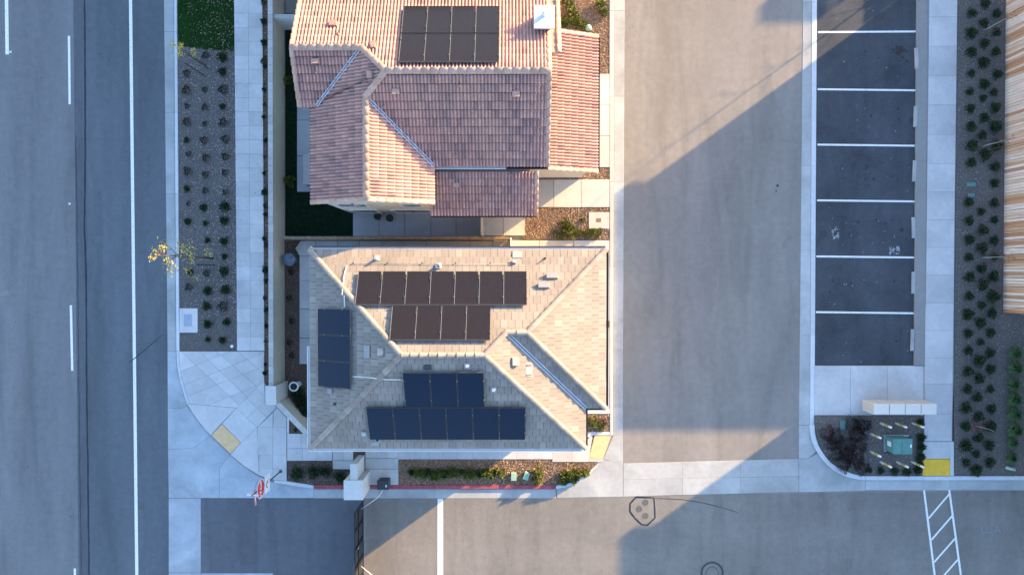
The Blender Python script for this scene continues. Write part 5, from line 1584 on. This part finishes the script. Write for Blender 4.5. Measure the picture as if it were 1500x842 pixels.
m.add(vs, [(i * n + k, i * n + (k + 1) % n, (i + 1) * n + (k + 1) % n, (i + 1) * n + k) for i in range(3) for k in range(n)]); m.build('rim', M['white'], e, True)
m = MB(); m.lathe((c.x, c.y, .875), [(.18, 0), (.178, .03)], 20); m.build('bowl_inside', M['black'], e)
# condenser box beside the upper house and dark patio seats
a, b_ = P(444, 226, .9), P(470, 270, .9)
e = empty('storage_box', ((a.x + b_.x) / 2, (a.y + b_.y) / 2, 0), 'pinkish storage box against the west wall of the red-roofed house', 'box')
m = MB(); m.prism([(a.x, b_.y), (b_.x, b_.y), (b_.x, a.y), (a.x, a.y)], .1, .84, .01); m.build('body', M['pink'], e)
m = MB(); m.prism([(a.x - .02, b_.y - .02), (b_.x, b_.y - .02), (b_.x, a.y + .02), (a.x - .02, a.y + .02)], .842, .9, .01); m.build('lid', M['pink'], e)
for i, (x, y) in enumerate(((555.5, 318), (573, 320.5))):
    c = P(x, y, .1); e = empty('patio_stool', c, ('left' if i == 0 else 'right') + ' of two black round stools on the shaded patio', 'stool', 'stools on the patio')
    m = MB(); m.lathe(c + Vector((0, 0, .42)), [(.17, 0), (.19, .03), (.17, .06)], 16); m.build('seat', M['black'], e)
    for k in range(4):
        a_ = k * math.pi / 2 + .4; m = MB(); m.tube([c + Vector((.12 * math.cos(a_), .12 * math.sin(a_), .42)), c + Vector((.18 * math.cos(a_), .18 * math.sin(a_), 0))], .014, 6); m.build('leg', M['black'], e)

# ------------------------------------------------------------------ plants
def leaf_cluster(n, rx_, rz, size, rng, up=.5, lean=(0, 0), pinch=1.0):
    m = MB()
    for i in range(n):
        a = rng.uniform(0, 2 * math.pi); el = math.asin(rng.uniform(0.02, 1)); q = rng.uniform(.35, 1) ** .6
        lump = 1 + .22 * math.sin(3 * a + lean[0] * 9) + .14 * math.sin(5 * a + lean[1] * 7)
        p = Vector((math.cos(a) * math.cos(el) * rx_ * q * lump, math.sin(a) * math.cos(el) * rx_ * q * lump, rz * (.08 + .92 * q * math.sin(el))))
        d = (p + Vector((0, 0, rz * up))).normalized()
        d = (d + Vector((rng.uniform(-.6, .6), rng.uniform(-.6, .6), rng.uniform(-.3, .6)))).normalized()
        s_ = d.cross(Vector((rng.uniform(-1, 1), rng.uniform(-1, 1), rng.uniform(-1, 1)))).normalized()
        L = size * rng.uniform(.7, 1.35); w_ = L * .30 * pinch
        nn = d.cross(s_).normalized()
        m.col = round(min(.999, max(.001, rng.gauss(.5, .22))), 3)
        m.add([p, p + d * L * .5 + s_ * w_ + nn * L * .06, p + d * L, p + d * L * .5 - s_ * w_ + nn * L * .06], [(0, 1, 2, 3)])
    return m
def spiky_cluster(n, r, h, rng):
    m = MB()
    for i in range(n):
        a = rng.uniform(0, 6.283); out = rng.uniform(.15, 1) ** .7
        b0 = Vector((math.cos(a) * r * .12 * out, math.sin(a) * r * .12 * out, 0))
        tip = Vector((math.cos(a) * r * out, math.sin(a) * r * out, h * (1.05 - .75 * out) * rng.uniform(.7, 1.1)))
        mid = b0.lerp(tip, .55) + Vector((0, 0, h * .28)); s_ = Vector((-math.sin(a), math.cos(a), 0)) * r * .05
        m.col = round(min(.999, max(.001, rng.gauss(.5, .25))), 3)
        m.add([b0 - s_, b0 + s_, mid + s_ * 1.3, mid - s_ * 1.3, tip], [(0, 1, 2, 3), (3, 2, 4)])
    return m
VAR = {}
def plant_mesh(kind, k):
    key = (kind, k)
    if key in VAR: return VAR[key]
    rng = random.Random(hash_(kind) + k * 31)
    if kind == 'green':
        m = leaf_cluster(330, .27, .30, .085, rng, .6, (rng.random(), rng.random())); q = spiky_cluster(70, .33, .26, rng); m.v, m.f, m.m, m.c = m.v + q.v, m.f + [tuple(i + len(m.v) for i in f) for f in q.f], m.m + q.m, m.c + q.c; mat = M['leaf_d']
    elif kind == 'red':
        m = leaf_cluster(300, .27, .26, .07, rng, .6, (rng.random(), rng.random())); mat = M['leaf_r']
    elif kind == 'brown':
        m = leaf_cluster(900, .5, .5, .09, rng, .6, (rng.random(), rng.random()), .6); mat = M['leaf_b']
    elif kind == 'bright':
        m = leaf_cluster(420, .40, .45, .12, rng, .7, (rng.random(), rng.random())); mat = M['leaf_g']
    elif kind == 'feather':
        m = spiky_cluster(230, .42, .8, rng); mat = M['leaf_f']
    elif kind == 'broad':
        m = leaf_cluster(150, .4, .5, .22, rng, .8, (rng.random(), rng.random()), 1.1); mat = M['leaf_g']
    stem = len(m.v)
    m.col = .1
    VAR[key] = m.mesh(kind + '_foliage', mat)
    return VAR[key]
def hash_(s): return sum(ord(c) * (i + 3) for i, c in enumerate(s))
def plant(kind, px, py, s, label, cat='shrub', group=None, name='shrub', z=.085, sz=None, nv=6):
    me = plant_mesh(kind, random.randrange(nv))
    o = bpy.data.objects.new(name, me); COL.objects.link(o)
    o.location = P(px, py, z); o.scale = (s, s, s if sz is None else sz); o.rotation_euler = (0, 0, random.uniform(0, 6.28))
    return tag(o, label, cat, group)

# right gravel strip
def cols(lst, k, ox, oy): return [(ox + x / k, oy + y / k) for x, y in lst]
R_all = cols([(110, 72), (180, 25), (237, 75), (175, 122), (237, 170), (107, 175), (175, 228), (107, 272), (235, 270), (170, 327), (110, 380), (240, 385), (175, 437), (103, 473), (225, 477), (170, 508), (103, 562), (228, 555), (175, 608), (107, 655), (230, 655), (165, 697), (108, 750), (237, 750), (178, 798), (108, 838)], 3.509, 1390, 0)
R_all += cols([(230, 87), (228, 170), (93, 268), (225, 272), (160, 315), (95, 362), (228, 358), (167, 412), (98, 460), (225, 465), (163, 503), (97, 550), (228, 548), (162, 608), (98, 652), (222, 648), (165, 688), (97, 750), (218, 752)], 3.509, 1390, 220)
R_all += cols([(168, 20), (108, 60), (212, 55), (162, 97), (108, 145), (207, 140), (165, 182), (110, 220), (207, 230), (157, 263), (107, 310), (207, 302), (158, 342), (105, 388), (207, 390), (150, 423), (98, 472), (210, 475), (155, 508), (97, 550), (205, 552), (155, 600), (97, 637), (200, 635), (145, 673), (100, 710), (203, 710), (142, 743)], 3.007, 1380, 440)
rows3 = {'left': [], 'middle': [], 'right': []}
for x, y in R_all:
    d = x - (1402.6 - 9 * y / 697)
    rows3['left' if d < 26 else 'middle' if d < 46 else 'right'].append((x, y))
RN = {'left': 'sidewalk-side row', 'middle': 'middle row', 'right': 'fence-side row'}
for k, l in rows3.items():
    l.sort(key=lambda p: p[1])
    for i, (x, y) in enumerate(l):
        plant('green', x, y, random.choice((.72, .85, .9, .95, 1.0, 1.12)) * random.uniform(.92, 1.05), f'green shrub, {ordn(i)} from top in the {RN[k]} of the right gravel strip',
              group='dark green shrubs in the right gravel strip')
for i, (x, y) in enumerate(cols([(303, 230), (303, 295), (295, 365), (298, 430), (300, 495), (302, 565), (295, 620), (288, 685)], 3.007, 1380, 440)):
    plant('feather', x, y, random.uniform(.85, 1.15), f'feathery green tall grass clump, {ordn(i)} from the top below the board fence corner', 'ornamental grass', 'feathery clumps at the lower right', 'grass_clump')
# left gravel bed
L_all = cols([(770, 303), (770, 373), (843, 370), (920, 370), (772, 437), (845, 442), (917, 440), (770, 503), (845, 510), (920, 505), (770, 577), (840, 577), (928, 573), (778, 635), (850, 650), (930, 645), (775, 705), (847, 718), (927, 710), (772, 777), (847, 785), (927, 790), (848, 230), (917, 237), (918, 298)], 2.8075, 0, 0)
L_all += cols([(778, 80), (840, 97), (927, 92), (775, 153), (847, 160), (925, 150), (855, 230), (925, 235), (925, 297), (785, 360), (853, 365), (925, 357), (780, 422), (857, 437), (930, 433), (853, 500), (920, 500), (858, 573), (935, 565), (857, 637), (918, 640)], 2.8075, 0, 270)
rows3 = {'left': [], 'middle': [], 'right': []}
for x, y in L_all:
    rows3['left' if x < 289 else 'middle' if x < 316 else 'right'].append((x, y))
RN = {'left': 'street-side row', 'middle': 'middle row', 'right': 'sidewalk-side row'}
for k, l in rows3.items():
    l.sort(key=lambda p: p[1])
    for i, (x, y) in enumerate(l):
        g_ = y > 300 or (k == 'right' and y < 115) or random.random() < .25
        plant('green' if g_ and random.random() < .8 else 'red', x, y, random.uniform(.45, .85) * (1.2 if k == 'right' else 1.0), f'small shrub, {ordn(i)} from top in the {RN[k]} of the left gravel bed',
              group='small shrubs in the left gravel bed')
# utility bed plants
for i, (x, y, s) in enumerate(((1210, 634, .95), (1224, 640, .9), (1217, 650, .8), (1247, 621, .95), (1261, 622, 1.0), (1255, 636, 1.0), (1243, 650, .95), (1240, 664, 1.0), (1252, 672, 1.05), (1262, 684, .8), (1225, 664, .9), (1234, 680, .9), (1262, 654, .6))):
    plant('brown', x, y, s * .85, ['leftmost', 'second left', 'low left', 'top', 'top right', 'upper centre', 'centre', 'lower centre', 'central lower', 'bottom right', 'left lower', 'bottom', 'small right'][i] + ' dark brown wiry shrub of the thicket in the curved utility bed', group='dark brown shrubs in the utility bed')
for i, (x, y, s) in enumerate(((1273, 688, .5), (1289, 688, .7), (1309, 689, .75), (1327, 690, .75), (1343, 688, .8))):
    plant('green', x, y, s, f'low green shrub, {ordn(i)} from the left along the bottom curb of the utility bed', group='low shrubs along the utility bed curb')
for i, (x, y, s) in enumerate(((1347, 618, .7), (1348, 640, .85), (1347.5, 654, .85), (1346.5, 668, .85), (1346, 680, .7))):
    plant('green', x, y, s, f'low green shrub, {ordn(i)} from the top between transformer and sidewalk', group='low shrubs between transformer and sidewalk')
# mulch bed by the pilaster
for i, (x, y, s) in enumerate(((437, 692, 1.25), (461, 690, 1.15), (478, 689, 1.1), (499, 697, 1.05))):
    plant('green', x, y, s, f'rounded dark shrub, {ordn(i)} from the left in the small mulch bed by the gate pilaster', group='rounded shrubs in the small mulch bed')
# south bed: long low hedge plants and sunlit ones
xx = 603; i = 0
while xx < 742:
    plant('bright' if i % 3 else 'green', xx, 692 + random.uniform(-3, 3), random.uniform(.55, .75), f'low groundcover shrub, {ordn(i)} from the left along the red curb bed', group='groundcover shrubs behind the red curb'); xx += 8.2; i += 1
for i, (x, y, s) in enumerate(((788, 690, .75), (787, 701, .7), (825, 697, .75), (836, 693, .8), (848, 692, .8), (858, 690, .6), (827, 703, .6), (840, 702, .55))):
    plant('bright', x, y, s * .9, sz=s * 1.5, label=['upper one of two yellow-green shrubs right of the pale green boxes', 'lower one of two yellow-green shrubs right of the pale green boxes', 'leftmost upper shrub of the sunlit yellow-green clump at the curved curb',
          'second upper shrub of the sunlit yellow-green clump at the curved curb', 'third upper shrub of the sunlit clump at the curved curb', 'rightmost shrub of the sunlit clump at the curved curb', 'lower left shrub of the sunlit clump at the curved curb', 'lower right shrub of the sunlit clump at the curved curb'][i], group='sunlit shrubs at the curved curb')
plant('bright', 869, 618, .8, 'yellow-green shrub in the small square bed east of the grey house')
plant('brown', 882, 618, .45, 'small brown shrub in the small square bed east of the grey house')
plant('bright', 881, 626, .4, 'tiny green plant at the lower right of the small square bed')
# front garden bed
for i, (x, y, s) in enumerate(((828, 328, .62), (835, 341, .8), (832, 334, .6), (848, 342, .5), (862, 342, .6), (875, 341, .62), (820, 346, .45), (812, 341, .35), (854, 322, .3))):
    plant('bright', x, y, s, ['top', 'main', 'inner left', 'dark middle', 'second right', 'rightmost', 'lower left', 'small far left', 'tiny upper'][i] + ' light green shrub in the bark garden between the two houses', group='light green shrubs in the bark garden')
for i, (x, y, s) in enumerate(((832, 6, .7), (838, 20, .6), (843, 33, .7), (851, 38, .75), (828, 33, .5), (879, 8, .6), (884, 20, .5), (826, 38, .4))):
    plant('broad' if i in (0, 1, 4, 5, 6) else 'bright', x, y, s, ['topmost broad-leaved', 'second broad-leaved', 'middle', 'round bright', 'left broad-leaved', 'upper right yellowing', 'lower right yellowing', 'small lower left'][i] + ' plant in the corner garden beside the chimney', 'plant', 'plants beside the chimney corner', 'garden_plant')
m = MB(); c = P(861.5, 43, .1); m.lathe(c, [(.13, 0), (.17, .14), (.15, .24), (.06, .30)], 10)
tag(m.build('garden_boulder', M['teal_l'], None, True, origin=tuple(c)), 'smooth pale green boulder at the corner garden by the red eave', 'boulder')
plant('bright', 422, 118, .5, 'small green plant beside the long wall, upper side yard')
plant('bright', 425, 266, .7, 'yellow-green plant beside the long wall, lower side yard')
for i, (x, y) in enumerate(((427, 398), (424, 436), (428, 470), (425, 502), (428, 520))):
    plant('red', x, y, .55, f'sparse reddish plant, {ordn(i)} from the top in the mulch strip behind the wall', group='sparse plants in the mulch strip')
for i, (x, y, s) in enumerate(((437, 575, 1.2), (444, 588, 1.3), (446, 603, 1.2))):
    plant('green', x, y, s, ['upper', 'middle', 'lower'][i] + ' dark shrub tucked between the angled wall and the grey eave', group='dark shrubs behind the angled wall')
plant('green', 433, 629, .35, 'tiny dark plant in the triangular bed below the angled wall')
# ivy along the perimeter wall: a chain of climbing plants
for i in range(24):
    y = 12 + i * 23.5 + random.uniform(-11, 11)
    plant('green' if i % 3 else 'red', 386.5 + y * .006 + random.uniform(-.5, 2.5), y, random.uniform(.25, .72), f'trailing plant, {ordn(i)} from top between left sidewalk and cream wall', 'plant', 'trailing plants along the cream wall', 'trailing_plant', sz=.8)

# ------------------------------------------------------------------ scattered stuff
def in_poly(p, poly):
    c_ = False; n = len(poly)
    for i in range(n):
        a, b_ = poly[i], poly[i - 1]
        if (a[1] > p[1]) != (b_[1] > p[1]) and p[0] < (b_[0] - a[0]) * (p[1] - a[1]) / (b_[1] - a[1]) + a[0]: c_ = not c_
    return c_
def scatter(name, pts, n, z, kind, mat, rng, smin, smax, dens=None):
    poly = Q(pts, z); xs_ = [p[0] for p in poly]; ys_ = [p[1] for p in poly]
    m = MB(); k = 0; tries = 0
    while k < n and tries < n * 4:
        tries += 1
        x, y = rng.uniform(min(xs_), max(xs_)), rng.uniform(min(ys_), max(ys_))
        if not in_poly((x, y), poly): continue
        if dens and rng.random() > dens(x, y): continue
        k += 1; s_ = rng.uniform(smin, smax); a = rng.uniform(0, 6.283)
        m.col = round(min(.999, max(.001, rng.gauss(.5, .24))), 3)
        ca, sa = math.cos(a) * s_, math.sin(a) * s_
        if kind == 'stone':
            h = s_ * .8
            m.add([(x + ca, y + sa, z), (x - sa * .8, y + ca * .8, z), (x - ca * .9, y - sa * .9, z), (x + sa * .7, y - ca * .7, z), (x + s_ * .1, y, z + h)], [(0, 1, 4), (1, 2, 4), (2, 3, 4), (3, 0, 4)])
        elif kind == 'chip':
            t1 = rng.uniform(.2, 1.2) * s_; t2 = rng.uniform(0, .8) * s_
            m.add([(x + ca, y + sa, z + t1), (x - sa * .35, y + ca * .35, z + t2 + .004), (x - ca, y - sa, z + .004), (x + sa * .35, y - ca * .35, z + t1 * .5)], [(0, 1, 2, 3)])
        elif kind == 'leaf':
            t1 = rng.uniform(0, .5) * s_
            m.add([(x + ca, y + sa, z + .006), (x - sa * .6, y + ca * .6, z + t1 + .008), (x - ca, y - sa, z + .006), (x + sa * .6, y - ca * .6, z + t1 + .008)], [(0, 1, 2, 3)])
        elif kind == 'blade':
            h = s_ * rng.uniform(.7, 1.3); lx, ly = rng.uniform(-.5, .5) * h, rng.uniform(-.5, .5) * h; w2 = .006
            m.add([(x - math.cos(a) * w2, y - math.sin(a) * w2, z), (x + math.cos(a) * w2, y + math.sin(a) * w2, z), (x + lx, y + ly, z + h)], [(0, 1, 2)])
    o = m.build(name, mat)
    return tag(o, kind='stuff')
rg = random.Random(77)
scatter('gravel', [(259.8, 67), (342.8, 75), (346.6, 513), (263, 513)], 16000, .085, 'stone', M['stone'], rg, .010, .026)
scatter('gravel', [(1402.8, 0), (1470, 0), (1468, 455), (1500, 458), (1500, 696), (1397.8, 696)], 19000, .085, 'stone', M['stone'], rg, .010, .026)
scatter('gravel', [(1194, 609), (1352.5, 609), (1351, 696.5), (1268, 696.5), (1251, 693.5), (1235, 686.5), (1218, 676.5), (1205, 660), (1196, 641)], 9000, .085, 'stone', M['stone'], rg, .010, .024)
scatter('bark_chips', [(584.5, 673), (809, 673), (809, 677.5), (878, 677.5), (867, 686.5), (856, 695), (838, 705), (814, 709.5), (584.5, 709.5)], 9000, .085, 'chip', M['chip'], rg, .02, .05)
scatter('bark_chips', [(764, 304), (892.5, 304), (892.5, 350.5), (770, 350.5)], 7000, .085, 'chip', M['chip'], rg, .02, .05)
scatter('bark_chips', [(800, 246), (892.5, 246), (892.5, 262.5), (800, 262.5)], 1800, .075, 'chip', M['chip'], rg, .02, .05)
scatter('bark_chips', [(812, 0), (892.5, 0), (892.5, 107.5), (812, 107.5)], 8500, .085, 'chip', M['chip'], rg, .02, .045)
scatter('bark_chips', [(858, 607), (893, 607), (893, 631.5), (858, 631.5)], 800, .085, 'chip', M['chip'], rg, .02, .05)
scatter('bark_chips', [(421.5, 675.5), (486.5, 675.5), (486.5, 688), (513.5, 688), (513.5, 709.3), (460, 709.3), (421.5, 703.5)], 2200, .085, 'chip', M['stone'], rg, .012, .03)
scatter('bark_chips', [(418, 353), (437, 353), (432, 364), (438, 373), (438, 533), (453, 534), (453, 634), (404, 588)], 4200, .07, 'chip', M['stone'], rg, .012, .03)
scatter('bark_chips', [(383.8, 0), (393, 0), (396, 562), (387.8, 562)], 2600, .085, 'chip', M['chip'], rg, .012, .03)
scatter('lawn_grass', [(259.5, -10), (342.8, -10), (342.9, 74.5), (300, 72.5), (259.8, 66.5)], 26000, .09, 'blade', M['blade'], rg, .03, .07)
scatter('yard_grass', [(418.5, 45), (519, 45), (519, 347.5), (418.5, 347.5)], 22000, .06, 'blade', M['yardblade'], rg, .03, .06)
def near_right(x, y): return .15 + .85 * min(1, max(0, (x - P(262, 0).x) / 2.8)) ** 1.5
scatter('leaf_litter', [(260, 0), (346, 0), (346.5, 470), (262, 470)], 1900, .10, 'leaf', M['litter'], rg, .016, .038, near_right)
scatter('leaf_litter', [(384, 0), (393, 0), (396, 560), (388, 560)], 260, .11, 'leaf', M['litter'], rg, .012, .03)
scatter('leaf_litter', [(344, 0), (387, 0), (387, 500), (347, 500)], 26, .132, 'leaf', M['twig'], rg, .015, .035)
scatter('leaf_litter', [(1198, 612), (1350, 612), (1350, 694), (1268, 694), (1215, 670)], 60, .10, 'leaf', M['litter'], rg, .014, .03)

# ------------------------------------------------------------------ young trees
def tree(loc, h, spread, label, leafmat, n_leaf, lsize, rng, trunk_r=.035, nb=9, zfrac=.45, cat='tree', group=None, trunk_mat=None, drift=(0, 0), bark=None, leaf_top=0.0):
    loc = Vector(loc); e = empty('young_tree', loc, label, cat, group)
    m = MB(); top = loc + Vector((drift[0], drift[1], h)); pts = [loc.lerp(top, t) + Vector((rng.uniform(-.02, .02), rng.uniform(-.02, .02), 0)) * (t * 2) for t in (0, .25, .5, .75, 1)]
    m.tube(pts, [trunk_r, trunk_r * .8, trunk_r * .6, trunk_r * .4, trunk_r * .12], 7); m.build('trunk', trunk_mat or M['bark'], e, True)
    lf = MB()
    for i in range(nb):
        t = zfrac + (1 - zfrac) * (i + .5) / nb; a = i * 2.4 + rng.uniform(-.4, .4); L = spread * (1.15 - .75 * (t - zfrac) / (1 - zfrac)) * rng.uniform(.7, 1.1)
        p0 = loc.lerp(top, t); d = Vector((math.cos(a), math.sin(a), .55)).normalized()
        p1 = p0 + d * L * .5 + Vector((rng.uniform(-.06, .06), rng.uniform(-.06, .06), 0)); p2 = p0 + d * L + Vector((0, 0, -.05))
        br = MB(); br.tube([p0, p1, p2], [trunk_r * .34, trunk_r * .22, trunk_r * .08], 5)
        tips = [(p1, p2)]
        for q in range(3):
            s0 = p0.lerp(p2, rng.uniform(.35, .85)); s1 = s0 + Vector((math.cos(a + rng.choice((-.8, .8))), math.sin(a + rng.choice((-.8, .8))), .3)) * L * .38
            br.tube([s0, s1], [trunk_r * .14, trunk_r * .05], 4); tips.append((s0, s1))
        br.build('branch', bark or M['bark'], e)
        if t >= leaf_top:
            for (u, v) in tips:
                for q in range(n_leaf):
                    p = u.lerp(v, rng.uniform(.3, 1.08)) + Vector((rng.gauss(0, .06), rng.gauss(0, .06), rng.gauss(0, .05)))
                    dd = Vector((rng.uniform(-1, 1), rng.uniform(-1, 1), rng.uniform(-.6, .3))).normalized(); ss = dd.cross(Vector((rng.uniform(-1, 1), rng.uniform(-1, 1), 1))).normalized(); l_ = lsize * rng.uniform(.6, 1.2)
                    lf.col = round(rng.uniform(.01, .99), 3)
                    lf.add([p, p + dd * l_ * .5 + ss * l_ * .32, p + dd * l_, p + dd * l_ * .5 - ss * l_ * .32], [(0, 1, 2, 3)])
    if lf.v: lf.build('crown', leafmat, e)
    return e
rt = random.Random(3)
tree(P(311, 378, .1), 5.4, 1.15, 'young street tree with sparse yellow and orange leaves overhanging the gutter', M['leaf_y'], 8, .085, rt, .06, 13, .32)
tree(P(302, 96, .1), 3.2, .45, 'small staked tree with a few yellow leaves just below the lawn', M['leaf_y'], 10, .08, rt, .028, 5, .55, leaf_top=.55)
for i, (a, c_) in enumerate((((305, 100.5), (276, 79)), ((301, 112), (266, 89)))):
    A_ = P(*a, .1); zt = 2.3
    m = MB(); m.tube([A_, (A_.x, A_.y, zt)], .022, 6)
    tag(m.build('tree_stake', M['stake'], None, True, origin=tuple(A_)), ['upper', 'lower'][i] + ' dark wooden stake beside the small tree below the lawn', 'stake', 'stakes of the small tree')
A_ = P(314, 388.5, .1); m = MB(); m.tube([A_, (A_.x, A_.y, 2.0)], .022, 6); tag(m.build('tree_stake', M['stake'], None, True, origin=tuple(A_)), 'dark wooden stake beside the yellow-leaved street tree', 'stake')
names = ['uppermost bare young tree leaning over the board fence', 'bare young tree halfway up the right gravel strip', 'bare young tree near the lower end of the board fence', 'bare young tree in the reddish soil patch near the bottom']
for i, (x, y) in enumerate(((1439, 46), (1437, 215), (1437, 377.5), (1428, 622.5))):
    tree(P(x, y, .09), 2.3 if i < 3 else 1.6, .42 if i < 3 else .2, names[i] + ' with thin reddish twigs', M['leaf_r'], 0, .05, rt, .026 if i < 3 else .02, 7, .72, group='bare young trees in the right gravel strip', trunk_mat=M['tube'], bark=M['twig'])
    if i < 3:
        for q, (dx, dy) in enumerate(((4, -4), (3, 7))):
            A_ = P(x + dx, y + dy, .09); m = MB(); m.tube([A_, (A_.x, A_.y, 1.6)], .016, 6)
            tag(m.build('tree_stake', M['twig'], None, True, origin=tuple(A_)), ['upper', 'lower'][q] + ' thin brown stake of the ' + ['uppermost', 'halfway', 'lowest fence-side'][i] + ' bare young tree', 'stake', 'thin stakes of the bare trees')
blob_c = P(1436, 622, .09); q = blob('s', 1436, 624, .45, None, .0865, None, 9, 1.5, .7); o = MB(); o.v, o.f, o.m, o.c = q.v, q.f, q.m, q.c
tag(o.build('reddish_soil', plain('reddish_soil', (.13, .075, .06), .95, .1, .3, 8)), kind='structure')

# ------------------------------------------------------------------ houses beyond the frame (unseen; northern ones and narrow block added for their shadows)
def neighbour(x0, y0, x1, y1, ze, label, pitch=.5, inset=.0, mat='stucco2', roof='cap_b', hip=True):
    e = empty('neighbouring_house', ((x0 + x1) / 2, (y0 + y1) / 2, 0), label, 'house')
    m = MB(); o_ = .35
    m.prism([(x0 + o_, y0 + o_), (x1 - o_, y0 + o_), (x1 - o_, y1 - o_), (x0 + o_, y1 - o_)], 0, ze - .02); m.build('wall', M[mat], e)
    h = min(x1 - x0, y1 - y0) / 2
    m = MB()
    if hip:
        if x1 - x0 > y1 - y0: r = [(x0 + h, (y0 + y1) / 2, ze + h * pitch), (x1 - h, (y0 + y1) / 2, ze + h * pitch)]; fs = [(0, 1, 5, 4), (1, 2, 5), (2, 3, 4, 5), (3, 0, 4)]
        else: r = [((x0 + x1) / 2, y0 + h, ze + h * pitch), ((x0 + x1) / 2, y1 - h, ze + h * pitch)]; fs = [(0, 1, 4), (1, 2, 5, 4), (2, 3, 5), (3, 0, 4, 5)]
        m.add([(x0, y0, ze), (x1, y0, ze), (x1, y1, ze), (x0, y1, ze)] + r, fs + [(3, 2, 1, 0)])
    else:
        m.prism([(x0, y0), (x1, y0), (x1, y1), (x0, y1)], ze, ze + .3, .02)
    m.build('roof', M[roof], e)
    for yy in (y0 + 2, y1 - 2): window(e, (x0 + o_ - .01, yy, ze - 1.5), (-1, 0, 0), 1.1, 1.2)
    return e
tanE = math.tan(SUN_EL)
def off(h): 
    L = h / tanE; return L * .811, L * .585
hA_ = 6.6
ox, oy = off(hA_ + .3)
c0_, c1_ = P(897.5, 285.5), P(897.5, 632)
neighbour(c0_.x + ox, c1_.y + oy, c0_.x + ox + 11, c0_.y + oy, hA_, 'flat-roofed house beyond the upper right edge of the picture', hip=False)
c0_ = P(905, 789)
neighbour(c0_.x + ox, c0_.y + oy - 14, c0_.x + ox + 11, c0_.y + oy, hA_, 'flat-roofed house beyond the lower right edge of the picture', hip=False)
c0_, c1_ = P(1110, 22), P(1189, 36)
neighbour(c0_.x + ox, c1_.y + oy, c1_.x + ox, c0_.y + oy + .4, hA_, 'added narrow block, shaped for its shadow, beyond the upper right corner of the picture', hip=False)  # unseen slab added for the stepped shadow near the top stalls
neighbour(-9.0, 12.5, 1.5, 20.3, 5.8, 'added hip-roofed house just beyond the upper picture edge, shading the left street')  # unseen house added to keep the left street in shade
neighbour(-9.4, 20.9, 1.5, 34, 7.0, 'added larger hip-roofed house, second beyond the upper picture edge, shading the left street')  # added blocker, made taller so the far street stays shaded

tree(P(1474, -140), 7.0, 1.3, 'bare tree standing just beyond the upper edge above the parking stalls', M['leaf_r'], 0, .05, rt, .045, 14, .25)
